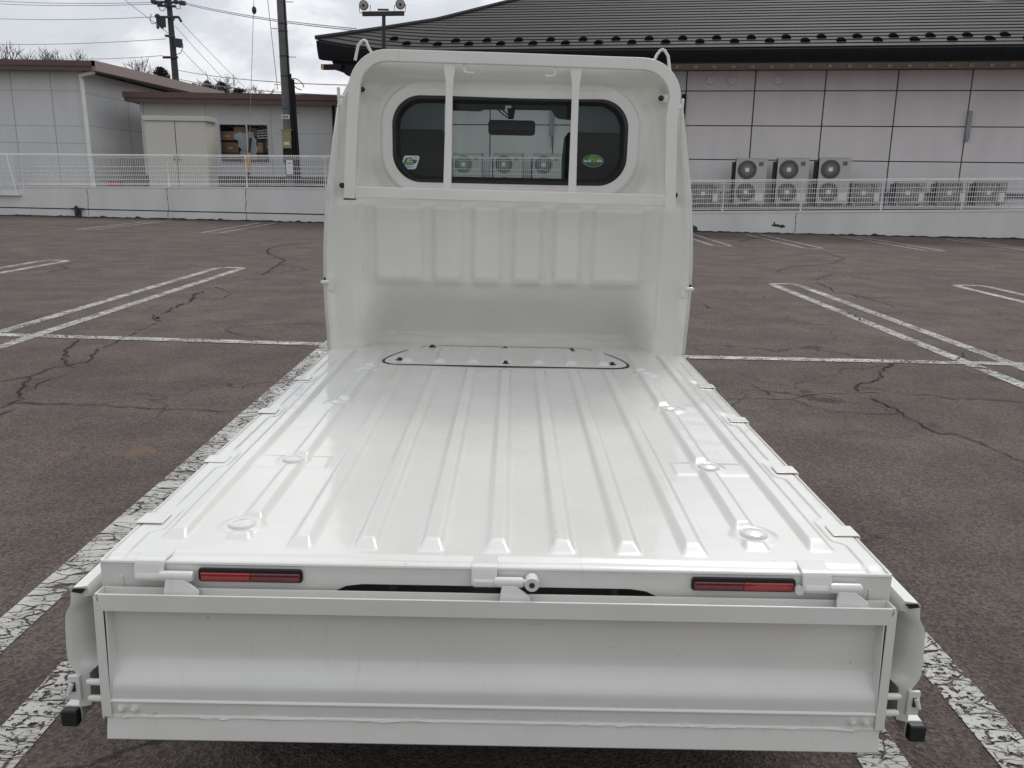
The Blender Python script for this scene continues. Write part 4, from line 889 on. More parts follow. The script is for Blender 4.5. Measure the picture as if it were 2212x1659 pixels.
# ================================================================== the small truck
truck = thing('small_truck', 'white flatbed mini truck with its rear and side gates dropped open', 'truck', (0, 1.6, 0))
ribx = [-.61, -.49, -.367, -.244, -.122, 0, .122, .244, .367, .49, .61]
HX, HY0, HY1 = .452, 1.655, 2.025
def hatch_sd(x, y):
    # rounded trapezoid: negative inside
    w = .455-.11*lin(y, 1.74, 1.96)
    return max(abs(x)-w, HY0-y, y-HY1, (abs(x)-.40)+(HY0+.055-y)*.9-.03 if y < HY0+.055 else -1)
def bed_h(x, y):
    h = 0; inh = 0
    for i, rx in enumerate(ribx):
        d = abs(x-rx)
        if d < .032:
            y0 = .055+.03*(abs(rx) > .45); y1 = 1.90 if abs(rx) > .45 else 1.60
            a = 1-lin(d, .0125, .0235); e_ = lin(y, y0, y0+.035)*(1-lin(y, y1-.03, y1))
            h = max(h, .0115*min(a, e_))
    for sx in (-.5, .5):
        for yc in (.155, .55, 1.09, 1.57):
            r = math.hypot(x-sx, y-yc)
            if r < .050: k_ = 1-lin(r, .034, .050); h = h*(1-k_)+.0045*k_
        # pressed reinforcing plate
        for yc in (.545,):
            dd = max(abs(x-sx)-.088, abs(y-yc)-.045); h = max(h, .0022*(1-lin(dd, -.003, 0)))
    ax = abs(x)
    # edge flange with kinks round the hinge pads
    ex = .668
    for yc in (.19, .56, 1.0, 1.42): ex -= .022*(ss(y, yc-.07, yc-.045)*(1-ss(y, yc+.045, yc+.07)))
    h += -.0035*lin(ax, ex-.004, ex+.004)
    h += -.003*(1-lin(y, .028, .034))
    h += (.030*math.exp(-max(0, 2.135-y)**2/.0011)*(.8+.2*math.sin(x*26))*(1-ss(ax, .52, .62)))
    h += .0012*math.sin(x*9+y*3)*math.sin(y*5.1+x*2)
    h -= .012*(ax > .7025)*0
    return h
xs = [-.705+.0035*i for i in range(int(1.41/.0035)+2)]; xs[-1] = .705
ys = [0, .004, .010]+[.02+.006*i for i in range(int(.28/.006))]
while ys[-1] < 2.16: ys.append(ys[-1]+(.007 if (.48 < ys[-1] < .62 or 1.05 < ys[-1] < 1.13 or ys[-1] > 1.52) else .013))
b = MB(); rows = []
for y in ys:
    row = []
    for x in xs:
        z = .66+bed_h(x, y)
        if y < .011: z -= (.010-y)**2/.02*1.0
        ax = abs(x)
        if ax > .697: z -= (ax-.697)**2/.016
        row.append((x, y, z))
    rows.append(row)
b.strip(rows); bed = b.build('bed_floor', PAINT, truck, fixn=False, smooth=60)
for sx in (-.5, .5):
    for yc in (.155, .55, 1.09, 1.57):
        q = MB(); rows = []
        for r_, z_ in ((.027, .6625), (.0265, .6665), (.0245, .6690), (.0225, .6688), (.0205, .6680), (.012, .6705), (.0005, .6715)):
            rows.append([(sx+r_*math.cos(2*math.pi*k/28), yc+r_*math.sin(2*math.pi*k/28), z_) for k in range(28)])
        q.strip(rows, closed=True); q.build('mount_cap', PAINT, bed, fixn=False, smooth=25)
# flip so normals face up is not needed for Cycles shading
# floor sides and rear sill with the slot
b = MB(); 
for sx in (-1, 1): b = MB(); b.box(sx*.705-.0015, sx*.705+.0015, .003, 1.95, .575, .6565); b.build('side_sill', PAINT, truck)
b = MB(); out_ = [(-.705, .655), (.705, .655), (.705, .545), (.300, .545), (.298, .585), (.288, .606), (.268, .6160), (.240, .6200), (-.240, .6200), (-.268, .6160), (-.288, .606), (-.298, .585), (-.300, .545), (-.705, .545)]
b.prism_y(out_, -.001, .0025); b.build('rear_sill', PAINT, truck, bevel=.0012)
b = MB(); b.tube([(-.703, .002, .654), (.703, .002, .654)], .0042, 8); b.build('sill_bead', PAINT, truck)
b = MB(); b.box(-.50, .50, .09, .11, .50, .63); b.box(-.05, .00, .055, .09, .57, .60); b.build('cross_member', mat('grey_primer', (.22, .22, .22), .6), truck)
for x in (-.19, .215): q = MB(); q.tube([(x, .03, .56), (x, .03, .615)], .008, 8); q.build('sill_strut', STEEL, truck)
for sx in (-1, 1):
    q = MB(); q.box(sx*.668-.003, sx*.668+.003, -.004, .0, .58, .63); q.build('sill_rib', PAINT, truck, bevel=.002)
# engine hatch
def outline(f_in, n=1):
    P = []
    pts = [(-.385, HY0), (.385, HY0), (.430, HY0+.012), (.452, HY0+.035), (.459, HY0+.065), (.456, HY0+.10), (.440, HY0+.16), (.410, HY0+.235), (.375, HY1-.075), (.335, HY1-.028), (.30, HY1-.008), (.26, HY1), (-.26, HY1), (-.30, HY1-.008), (-.335, HY1-.028), (-.375, HY1-.075), (-.410, HY0+.235), (-.440, HY0+.16), (-.456, HY0+.10), (-.459, HY0+.065), (-.452, HY0+.035), (-.430, HY0+.012)]
    for x, y in pts:
        c_ = Vector((0, (HY0+HY1)/2)); v = Vector((x, y))-c_; P.append((x*(1+f_in/.45), c_.y+v.y*(1+f_in/.185*1.3)))
    return P
b = MB(); b.prism_z(outline(.0048), .6595, .6628); b.build('hatch_seal', BLACK, truck)
HO = outline(0)
from mathutils.geometry import intersect_point_line
def poly_sd(x, y):
    ins = False; d = 9
    for (ax_, ay), (bx, by) in zip(HO, HO[1:]+HO[:1]):
        t_ = max(0, min(1, ((x-ax_)*(bx-ax_)+(y-ay)*(by-ay))/((bx-ax_)**2+(by-ay)**2))); d = min(d, math.hypot(x-ax_-t_*(bx-ax_), y-ay-t_*(by-ay)))
        if (ay > y) != (by > y) and x < (bx-ax_)*(y-ay)/(by-ay)+ax_: ins = not ins
    return -d if ins else d
b = MB(); rows = []
for j in range(56):
    v = j/55; row = []; y = HY0+(HY1-HY0)*v
    # width of the outline at this y
    cr_ = []
    for (ax_, ay), (bx, by) in zip(HO, HO[1:]+HO[:1]):
        if ay != by and min(ay, by)-1e-9 <= y <= max(ay, by)+1e-9: cr_.append(abs(ax_+(bx-ax_)*(y-ay)/(by-ay)))
    w = max(cr_) if cr_ else .35
    for i in range(241):
        x = -w+2*w*i/240; h = .0032
        for rx in ribx[2:9]:
            a_ = 1-lin(abs(x-rx), .0125, .0235); e_ = lin(y, HY0+.035, HY0+.065)*(1-lin(y, HY1-.07, HY1-.045)); h = max(h, .0032+.009*min(a_, e_))
        e_ = min(w-abs(x), y-HY0, HY1-y); h -= .003*(1-lin(e_, 0, .005)); row.append((x, y, .66+h))
    rows.append(row)
b.strip(rows); hat = b.build('engine_hatch', PAINT, truck, fixn=False, smooth=60)
for (x, y) in ((-.398, 1.722), (-.300, 1.985), (-.005, 1.975), (.262, 1.965), (0, 1.70), (.398, 1.712)):
    q = MB(); ring = lambda r, z: [(x+r*math.cos(2*math.pi*k/6+.3), y+r*math.sin(2*math.pi*k/6+.3), z) for k in range(6)]
    q.prism_z([(x+.016*math.cos(2*math.pi*k/14), y+.016*math.sin(2*math.pi*k/14)) for k in range(14)], .663, .6655); q.hull(ring(.0085, .6655), ring(.008, .6735)); q.build('bolt', DARKM, hat)
    q = MB(); q.prism_z([(x+.03*math.cos(2*math.pi*k/4+.78)*1.2, y+.02*math.sin(2*math.pi*k/4+.78)*1.2) for k in range(4)], .6625, .6642); q.build('bolt_pad', PAINT, hat, bevel=.001)
# bed edge hinge pads
for sx in (-1, 1):
    for yc in (.19, .56, 1.0, 1.42):
        q = MB(); w = .026
        q.hull([(sx*.660, yc-w, .6582), (sx*.7135, yc-w, .6582), (sx*.7135, yc+w, .6582), (sx*.660, yc+w, .6582)], [(sx*.662, yc-w+.001, .6600), (sx*.7125, yc-w+.001, .6600), (sx*.7125, yc+w-.001, .6600), (sx*.662, yc+w-.001, .6600)])
        q.box(min(sx*.7095, sx*.7135), max(sx*.7095, sx*.7135), yc-w, yc+w, .625, .6582); q.tube([(sx*.722, yc-.05, .628), (sx*.722, yc+.02, .628)], .008, 8)
        q.build('side_hinge', PAINT, truck, bevel=.0012)
# rear hinges
def hinge(x0, x1, tx0, tx1, eye=None):
    q = MB(); prof = [(.052, .6595), (.006, .6635), (-.006, .661), (-.012, .654), (-.018, .632), (-.015, .6275), (-.006, .6285), (-.004, .650), (.004, .6575), (.05, .6575)]
    q.hull([(x0+(.004 if y > .02 else 0), y, z) for y, z in prof], [(x1+(.004 if y > .02 else 0), y, z) for y, z in prof]); hg = q.build('rear_hinge', PAINT, truck, bevel=.0015)
    q = MB(); q.tube([(x1-.004, -.016, .637), (tx0, -.016, .637), (tx1-.003, -.016, .637), (tx1, -.016, .637)], [.0085, .0095, .0095, .0075], 14); q.tube([(x0+.004, -.012, .634), (x1-.002, -.012, .634)], .0088, 12); q.build('hinge_pin', PAINT, hg)
    xa_, xb = tx0+.006, tx1-.006; q = MB()
    out = [(xa_, .634), (xb-.008, .634), (xb-.002, .630), (xb+.018, .614), (xb+.018, .596), (xa_-.004, .596), (xa_-.002, .620)]
    q.hull([(x, -.020-.010*(z < .61), z) for x, z in out], [(x, -.026-.010*(z < .61), z) for x, z in out]); q.build('hinge_leaf', PAINT, hg, bevel=.0015)
    # weld beads
    q = MB()
    for k in range(9): q.sphere((xa_-.004+(xb-xa_+.008)*k/8, -.037, .598+random.uniform(-.002, .003)), .0055, (1.2, .6, .6), n=6)
    q.build('weld_bead', PAINT, hg)
    if eye: q = MB(); q.tube([(eye, -.030, .639), (eye, -.008, .639)], .0125, 14); q.tube([(eye, -.0315, .639), (eye, -.030, .639)], .005, 10, mi=1); q.tube([(tx1, -.016, .637), (eye, -.016, .638)], .006, 8); q.build('grease_nipple', [PAINT, DARKM], hg)
hinge(-.640, -.589, -.587, -.535); hinge(-.044, .001, .004, .048, eye=.063); hinge(.543, .594, .597, .646)
q = MB(); q.tube([(.538, -.016, .630), (.538, -.004, .630)], .008, 10); q.build('hinge_stop', PAINT, truck)
# reflectors
def reflector(xc, bright):
    q = MB(); q.prism_y(rring(xc, .6355, .0925, .0125, .006, 6), -.007, -.0015); fr = q.build('reflector_frame', BLACK, truck, bevel=.001)
    for (a_, c_, mt_, nm) in ((xc-.088, xc, RED1 if bright < 0 else RED2, 'reflector_lens'), (xc, xc+.088, RED1 if bright > 0 else RED2, 'reflector_lens')):
        q = MB(); q.box(a_, c_, -.0105, -.0055, .6255, .6410); o = q.build(nm, mt_, fr, bevel=.002)
        if mt_ == RED1:
            o['label'] = 'bright red half of the reflector'
    return fr
r1 = reflector(-.437, -1); r2 = reflector(.440, 1)
# ---- rear gate, hanging down
def sheet_x(prof, x0, x1, n=2): 
    mb = MB(); mb.strip([[(x0+(x1-x0)*i/(n-1), y, z) for y, z in prof] for i in range(n)]); return mb
GX = .694
prof = [(-.0145, .6140), (-.0145, .595), (-.0155, .5925), (-.0425, .5925), (-.0440, .595), (-.0455, .6160)]
gate = sheet_x(prof, -GX, GX).build('rear_gate', PAINT, truck, solid=.0022, bevel=.0007)
prof = [(-.0475, .6155), (-.0498, .5865), (-.0300, .5850), (-.0272, .5820), (-.0262, .5760), (-.0255, .50), (-.0262, .488), (-.0285, .479), (-.0335, .470), (-.0420, .460), (-.0500, .4515), (-.0540, .4440), (-.0555, .4350), (-.0555, .4170), (-.0580, .4155), (-.0590, .4140), (-.0585, .4120), (-.0560, .4105), (-.0560, .3870), (-.0585, .3855), (-.0590, .3835), (-.0570, .3815), (-.0655, .3440), (-.0640, .3420), (-.0400, .3410)]
sheet_x(prof, -GX+.004, GX-.004).build('gate_panel', PAINT, gate, solid=.0022, smooth=35)
for sx in (-1, 1):   # end plates with the folded front strip
    q = MB(); x = sx*GX
    o_ = [(-.0135, .6145), (-.047, .6165), (-.052, .590), (-.0585, .44), (-.0615, .38), (-.030, .365), (-.0135, .40)]
    q.hull([(x, y, z) for y, z in o_], [(x+sx*.003, y, z) for y, z in o_])
    q.hull([(x-sx*.011, -.0480, .590), (x+sx*.003, -.0500, .614), (x+sx*.003, -.0600, .385), (x-sx*.014, -.0600, .385)], [(x-sx*.011, -.0505, .590), (x+sx*.003, -.0525, .614), (x+sx*.003, -.0625, .385), (x-sx*.014, -.0625, .385)])
    q.prism_x([(-.0495, .587), (-.0270, .587), (-.0262, .49), (-.0300, .475), (-.0420, .459), (-.0530, .444), (-.0590, .430), (-.0590, .444)], x-sx*.0165, x-sx*.0142)
    q.build('end_plate', PAINT, gate, bevel=.0008)
    for z in (.443, .410): q = MB(); q.tube([(x-sx*.005, -.045, z), (x+sx*.028, -.045, z), (x+sx*.033, -.045, z)], [.0062, .0062, .004], 10); q.build('gate_pin', PAINT, gate)
    for bx in (.664, .640):
        q = MB(); q.tube([(sx*bx, -.055, .3995), (sx*bx, -.0580, .3995)], .0088, 14); q.tube([(sx*bx, -.0580, .3995), (sx*bx, -.0635, .3995)], .0064, 6); q.tube([(sx*bx, -.0635, .3995), (sx*bx, -.066, .3995)], [.004, .003], 10); q.build('gate_bolt', PAINT, gate)
# bead line on the bolted strip, broken like old sealant
q = MB(); x = -.66; PB = []; RB = []
while x < .665:
    ln = random.uniform(.02, .10); 
    PB.append((x, -.0588, .3842+random.gauss(0, .0010))); RB.append(random.choice((.0006, .0019, .0024, .0032)))
    x += ln*.30
q.tube(PB, RB, 6); q.build('sealant_bead', PAINT, gate)
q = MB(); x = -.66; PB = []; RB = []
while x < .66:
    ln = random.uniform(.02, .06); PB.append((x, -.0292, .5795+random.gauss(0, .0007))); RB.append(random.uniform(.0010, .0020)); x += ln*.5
q.tube(PB, RB, 5); q.build('sealant_bead', mat('shaded_sealant', (.20, .18, .17), .8, var=.5, scale=30), gate)  # caulk line under the lip, the lip's shadow painted into its dark tone
# ---- side gates, hanging outside the bed
for sx in (-1, 1):
    OUT = [(.6055, .7560), (.601, .7610), (.585, .7625), (.572, .7640), (.564, .7690), (.555, .7740), (.545, .7765), (.520, .7790), (.490, .7805), (.462, .7810), (.450, .7785), (.440, .7725), (.430, .7670), (.415, .7660), (.390, .7675), (.364, .7690)]
    INN = [.7350, .7330, .7320, .7300, .7260, .7220, .7190, .7160, .7150, .7160, .7220, .7360, .7460, .7470, .7480, .7490]
    q = MB(); rows = []
    for (z, xo_), xi_ in zip(OUT, INN):
        bl = .075*ss(z, .435, .475)*(1-ss(z, .545, .590))+.006; row = [(sx*xo_, 1.92, z)]
        for k in range(11): t_ = k/10; row.append((sx*(xo_+(xi_-xo_)*t_), -.004+bl*t_**1.8+.004*max(0, .15-t_), z))
        row.append((sx*xi_, 1.92, z)); rows.append(row)
    q.strip(rows); q.quad(*rows[0]); q.quad(*rows[-1]); sg = q.build('side_gate', PAINT, truck, smooth=38)
    q = MB(); q.prism_y([(sx*x, z) for x, z in ((.732, .6035), (.756, .6035), (.760, .597), (.741, .594))], -.0052, -.0042); q.build('channel_mouth', BLACK, sg)
    q = MB(); q.prism_y(rring(sx*.7815, .350, .0150, .0150, .003, 3), -.002, 1.92); q.build('lower_rail', PAINT, sg, bevel=.001)
    q = MB(); q.prism_y(rring(sx*.783, .3465, .0158, .0165, .005, 4), -.018, -.001); q.build('rail_end_cap', BLACK, sg, bevel=.003)
    q = MB(); q.box(min(sx*.760, sx*.782), max(sx*.760, sx*.782), -.010, -.003, .382, .430); q.tube([(sx*.773, -.014, .418), (sx*.778, -.017, .400)], .0050, 8); q.build('latch', PAINT, sg, bevel=.0012)
    q = MB(); q.box(sx*.7725-.004, sx*.7725+.004, -.012, -.0095, .400, .418); q.build('latch_slot', DARKM, sg)

# ---- cab rear wall as a pressed panel
WZ, WHX, WHZ, WR = 1.471, .437, .151, .10
def half_w(z):
    T = [(.64, .706), (.90, .712), (1.04, .709), (1.18, .698), (1.30, .684), (1.50, .652), (1.60, .634), (1.66, .600), (1.70, .570), (1.76, .515)]
    for (a_, wa), (c_, wb) in zip(T[:-1], T[1:]):
        if z <= c_: return wa+(wb-wa)*(z-a_)/(c_-a_)
    return T[-1][1]
pads = [(-.520, -.333), (-.292, -.178), (-.139, -.028), (.018, .130), (.176, .281), (.328, .522)]
def wallY(x, z):
    y = 1.958; ax = abs(x); hw = half_w(z)
    low = (1-(.35*ss(z, .70, .94)+.65*lin(z, .70, .935)))*(1-ss(ax, .44+.04*(1-ss(z, .7, .9)), .60)); y += .180*low
    # pads
    zp = ss(z, .905, .960)*(1-ss(z, 1.213, 1.238)); y -= .008*ss(z, .90, .98)*(1-ss(z, 1.225, 1.25))*(1-ss(ax, .53, .56))
    k = 0
    for a_, c_ in pads: k = max(k, ss(x, a_-.008, a_+.014)*(1-ss(x, c_-.014, c_+.008)))
    y -= .018*k*zp
    # outer press line left and right
    y -= .011*ss(ax, .582, .600)*(1-ss(z, 1.22, 1.26)) * ss(z, .69, .80)
    sd_ = rrect(x, z-WZ, WHX, WHZ, WR)
    if z > 1.22:
        f = ss(z, 1.22, 1.27)
        y -= .014*f*(1-ss(sd_, .046, .056)); y += .018*f*ss(sd_, .050, .11); 
        y -= .034*f*ss(ax/hw, .84, 1.0)
        y -= .075*ss(z, 1.655, 1.735)+.006*ss(z, 1.675, 1.682)
        # lower corner creases
        for sgx in (-1, 1):
            dd = abs((sgx*x-.47)*.75-(z-1.335)*.66*-1*-1); 
    # rolled side edge
    y -= .010*ss(ax/hw, .955, .985)
    y += .0025*math.sin(x*6+1)*math.sin(z*7)
    # thin strips pressed near the door shut line
    return y
b = MB(); rows = []; NZ = 230; NX = 260
zz_ = [.655+(1.745-.655)*j/NZ for j in range(NZ+1)]
grid = [[(half_w(z)*(2*i/NX-1), z) for i in range(NX+1)] for z in zz_]
vid = {}
for j, row in enumerate(grid):
    for i, (x, z) in enumerate(row): vid[(i, j)] = len(b.v); b.v.append((x, wallY(x, z), z))
for j in range(NZ):
    for i in range(NX):
        cx_ = (grid[j][i][0]+grid[j+1][i+1][0])/2; cz_ = (zz_[j]+zz_[j+1])/2
        if rrect(cx_, cz_-WZ, WHX, WHZ, WR) < -.006: continue
        b.f.append((vid[(i, j)], vid[(i+1, j)], vid[(i+1, j+1)], vid[(i, j+1)])); b.m.append(0)
rear = b.build('cab_rear_panel', PAINT, truck, fixn=False, smooth=70)
# side return edges of the rear panel
for sx in (-1, 1):
    b = MB(); rows = []
    for j in range(0, NZ+1, 5):
        z = zz_[j]; w = half_w(z); y0 = wallY(sx*w*.999, z)
        rows.append([(sx*w, y0, z), (sx*(w+.003), y0+.006, z), (sx*(w+.004), y0+.03, z), (sx*(w+.016), y0+.034, z), (sx*(w+.022), y0+.045, z), (sx*(w+.026), 2.15, z), (sx*(w+.02), 2.16, z)])
    b.strip(rows); b.build('door_pillar', PAINT, truck, fixn=False, smooth=40)
# small brackets with seal on both sides at gate latch height
for sx in (-1, 1):
    q = MB(); zc = .925
    q.tube([(sx*.700, 1.935, zc), (sx*.726, 1.935, zc)], .0085, 10); q.prism_y(rring(sx*.694, zc-.004, .012, .030, .008, 4), 1.932, 1.948); q.box(min(sx*.716, sx*.732), max(sx*.716, sx*.732), 1.925, 1.945, zc-.004, zc+.006); q.build('gate_keeper', PAINT, rear, bevel=.002)
    q = MB(); q.box(min(sx*.708, sx*.724), max(sx*.708, sx*.724), 1.945, 1.96, zc+.004, zc+.016); q.build('rubber_stop', BLACK, rear)
# window seal and glass
def ring_mesh(hx0, hz0, r0, hx1, hz1, r1, y0, y1, ym):
    mb = MB(); A_ = rring(0, WZ, hx0, hz0, r0, 12); C_ = rring(0, WZ, hx1, hz1, r1, 12); M_ = rring(0, WZ, (hx0+hx1)/2, (hz0+hz1)/2, (r0+r1)/2, 12)
    rows = [[(x, y1, z) for x, z in A_], [(x, ym, z) for x, z in M_], [(x, y0, z) for x, z in C_], [(x, y0+.02, z) for x, z in C_]]; mb.strip(rows, closed=True); return mb
ring_mesh(WHX+.0085, WHZ+.0085, WR+.008, WHX-.020, WHZ-.017, WR-.012, 1.955, 1.945, 1.935).build('window_seal', BLACK, truck, fixn=False, smooth=50)
q = MB(); q.prism_y(rring(0, WZ, WHX-.014, WHZ-.011, WR-.01, 12), 1.957, 1.961); gl = q.build('rear_window', GLASS, truck)
# stickers on the glass
def Wp(px, py, y=1.9555): p = at(px, py, y); return p.x, p.z
Z4 = lambda x, y: ((1250+x*.0678)*.6777, (480+y*.0678)*.6777)
Z7 = lambda x, y: ((1820+x*.0633)*.6777, (460+y*.0633)*.6777)
GW = mat('sticker_white', (.62, .64, .66), .4); GD = mat('sticker_green', (.015, .10, .075), .4); GLm = mat('sticker_lime', (.33, .48, .03), .4); GT = mat('sticker_text', (.10, .13, .20), .4); GP = mat('sticker_pale', (.35, .50, .45), .4)
def flat(mb, pts, Z, y, mi=0, t=.0004): P = [Wp(*Z(a_, c_)) for a_, c_ in pts]; mb.hull([(x, y+t, z) for x, z in P], [(x, y, z) for x, z in P], mi)
q = MB(); flat(q, [(590, 285), (1190, 290), (1240, 320), (1258, 380), (1100, 860), (1050, 905), (980, 920), (430, 915), (370, 880), (362, 820), (530, 340)], Z4, 1.9563)
flat(q, [(480, 715), (560, 480), (620, 400), (740, 368), (930, 370), (935, 410), (1000, 465), (1150, 478), (1130, 560), (1050, 660), (960, 705), (880, 720)], Z4, 1.9558, 1)
flat(q, [(680, 580), (650, 600), (640, 570), (680, 450), (740, 415), (960, 420), (990, 460), (830, 468), (820, 530), (940, 525), (968, 545), (950, 585), (880, 600), (700, 600)], Z4, 1.9553, 4)
flat(q, [(685, 560), (700, 490), (760, 440), (815, 450), (805, 540), (890, 550), (870, 590), (720, 590)], Z4, 1.9548, 2)
for k in range(5): x = 540+95*k; flat(q, [(x, 625+6*(k % 2)), (x+50, 625), (x+58, 680), (x+4, 675)], Z4, 1.9548, 4)
for k in range(9): x = 510+56*k; flat(q, [(x, 772), (x+44, 770+6*(k % 2)), (x+46, 808), (x+4, 796)], Z4, 1.9558, 3)
for k in range(5): x = 610+60*k; flat(q, [(x, 832), (x+50, 834), (x+50, 850), (x, 852)], Z4, 1.9558, 3)
flat(q, [(1010, 365), (1180, 370), (1178, 398), (1010, 398)], Z4, 1.9558, 3)
flat(q, [(450, 745), (490, 725), (480, 765), (455, 775)], Z4, 1.9558, 3)
q.build('fuel_sticker', [GW, GD, GLm, GT, GP], gl)
OG = mat('sticker_mid_green', (.02, .115, .045), .4, var=.3, scale=80); OL = mat('sticker_light_green', (.12, .24, .05), .4, var=.3, scale=60); OR = mat('sticker_red', (.42, .14, .10), .4)
q = MB(); ell = lambda cx_, cy_, rx, ry, n=36: [(cx_+rx*math.cos(2*math.pi*k/n), cy_+ry*math.sin(2*math.pi*k/n)) for k in range(n)]
flat(q, ell(1085, 845, 530, 325), Z7, 1.9563, 3); flat(q, ell(1085, 845, 492, 292), Z7, 1.9558, 0)
flat(q, [(820, 800), (850, 700), (950, 590), (1080, 560), (1300, 600), (1450, 680), (1540, 790), (1500, 810), (1200, 800)], Z7, 1.9553, 1)
for x, w in ((630, 70), (715, 80), (830, 70), (915, 75), (1270, 70), (1355, 70), (1450, 80)):
    flat(q, [(x, 800), (x+w-12, 795), (x+w-8, 905), (x+4, 905)], Z7, 1.9548, 2); flat(q, [(x+22, 825), (x+w-32, 825), (x+w-30, 850), (x+22, 850)], Z7, 1.9545, 0)
flat(q, ell(1150, 860, 110, 42, 16), Z7, 1.9548, 4)
flat(q, [(940, 665), (1040, 672), (1040, 695), (945, 692)], Z7, 1.9548, 0); flat(q, [(1150, 668), (1310, 672), (1305, 705), (1150, 702)], Z7, 1.9548, 0)
q.build('inspection_sticker', [OG, OL, GW, mat('sticker_rim', (.16, .20, .17), .4), OR], gl)
# bolts in black on the wall
for (px, py) in ((780, 196), (1426, 212), (738, 403), (1457, 421)):
    p = at(px, py, 1.925); q = MB(); q.prism_y(rring(p.x+(.012 if px < 1000 else -.012)*(-1 if py < 300 else 1), p.z, .022, .014, .010, 4), p.y+.004, p.y+.03); br = q.build('mount_tab', PAINT, rear, bevel=.003)
    q = MB(); q.tube([(p.x, p.y+.004, p.z), (p.x, p.y-.006, p.z), (p.x, p.y-.012, p.z)], [.0105, .0105, .006], 12); q.build('bolt', BLACK, br)

# ---- guard frame (bird guard) behind the window
GY = 1.80
def rect_tube(mb, path, w, d, y):
    """flat rectangular tube in the XZ plane following path of (x,z)"""
    rows = []; n = len(path)
    for k, (x, z) in enumerate(path):
        a_ = Vector(path[max(k-1, 0)]); c_ = Vector(path[min(k+1, n-1)]); t_ = (c_-a_).normalized(); nn = Vector((-t_.y, t_.x))*w/2; p = Vector((x, z))
        rows.append([(p.x-nn.x, y, p.y-nn.y), (p.x+nn.x, y, p.y+nn.y), (p.x+nn.x, y+d, p.y+nn.y), (p.x-nn.x, y+d, p.y-nn.y)])
    mb.strip(rows, closed=True); mb.quad(*rows[0]); mb.quad(*rows[-1])
path = [(-.587, 1.252), (-.580, 1.38), (-.567, 1.56)]
cxl, czl, R_ = -.438, 1.632, .118
path += [(cxl-R_*math.cos(a_)-.004, czl+R_*math.sin(a_)) for a_ in [rad(5+8*k) for k in range(0, 11)]]
top_l = (cxl, 1.751)
cxr, czr = .470, 1.620
path += [(cxl, 1.7505), (0, 1.7460), (cxr, 1.7390)]
path += [(cxr+R_*math.sin(a_)+.002, czr+R_*math.cos(a_)) for a_ in [rad(5+8*k) for k in range(0, 11)]]
path += [(.582, 1.56), (.588, 1.38), (.595, 1.238)]
b = MB(); rect_tube(b, path, .041, .028, GY); gf = b.build('guard_frame', PAINT, truck, bevel=.003, smooth=40)
q = MB(); q.box(-.608, -.566, GY-.0005, GY+.0275, 1.246, 1.2515); q.build('tube_end_plug', BLACK, gf)
b = MB(); b.hull([(-.566, GY+.002, 1.2545), (.575, GY+.002, 1.2455), (.575, GY+.026, 1.2455), (-.566, GY+.026, 1.2545)], [(-.566, GY+.002, 1.2955), (.575, GY+.002, 1.2865), (.575, GY+.026, 1.2865), (-.566, GY+.026, 1.2955)]); b.build('lower_rail', PAINT, gf, bevel=.003)
for (xb, xt, zb_, zt_) in ((-.227, -.219, 1.2915, 1.7275), (.232, .232, 1.288, 1.7235)):
    b = MB(); prof = [(0, .0165), (.05, .0145), (.5, .0125), (.80, .0125), (.86, .014), (.95, .0195), (1, .0205)]; rows = []
    for u, w in prof:
        x = xb+(xt-xb)*u; z = zb_+(zt_-zb_)*u; d = .006 if u > .3 else .004; rows.append([(x-w, GY+d, z), (x+w, GY+d, z), (x+w, GY+.024, z), (x-w, GY+.024, z)])
    b.strip(rows, closed=True); b.quad(*rows[-1]); b.build('upright', PAINT, gf, bevel=.002, smooth=40)
def hook(x, sx, z):
    q = MB(); q.tube([(x, GY+.012, z), (x, GY+.010, z-.022), (x+sx*.004, GY+.008, z-.028), (x+sx*.012, GY+.006, z-.031), (x+sx*.036, GY+.004, z-.031)], .0042, 8); q.build('hook', PAINT, gf)
hook(-.168, 1, 1.728); hook(.158, -1, 1.722)
for (xl, xr_, zt_, z0_, z1_) in ((-.556, -.497, 1.800, 1.742, 1.768), (.505, .567, 1.789, 1.753, 1.724)):
    xm_ = (xl*.45+xr_*.55) if xl < 0 else (xl*.5+xr_*.5)
    q = MB(); q.tube([(xl, GY+.012, z0_-.01), (xl+.012, GY+.012, zt_-.018), (xm_-.008, GY+.012, zt_-.004), (xm_, GY+.012, zt_), (xm_+.008, GY+.012, zt_-.004), (xr_-.012 if xl < 0 else xr_-.010, GY+.012, zt_-.022), (xr_, GY+.012, z1_-.01)], .0052, 8); q.build('rope_loop', PAINT, gf)
for sx, z in ((-1, 1.612), (1, 1.595)):   # T-shaped rope hooks beside the frame
    x = sx*.628; q = MB(); q.tube([(x, 1.86, z+.028), (x-sx*.001, 1.86, z-.030)], .0055, 8); q.tube([(x, 1.86, z+.003), (x-sx*.022, 1.865, z)], .005, 8)
    q.sphere((x, 1.86, z+.028), .0065, n=6); q.sphere((x, 1.86, z-.030), .0065, n=6); q.tube([(x-sx*.003, 1.86, z-.028), (x+sx*.012, 1.90, z-.16), (x+sx*.02, 1.93, z-.22)], .003, 6); q.build('rope_hook', PAINT, gf)

# ---- cab shell ahead of the rear wall
def wside(z): return half_w(min(max(z, .66), 1.74))+.024
b = MB()
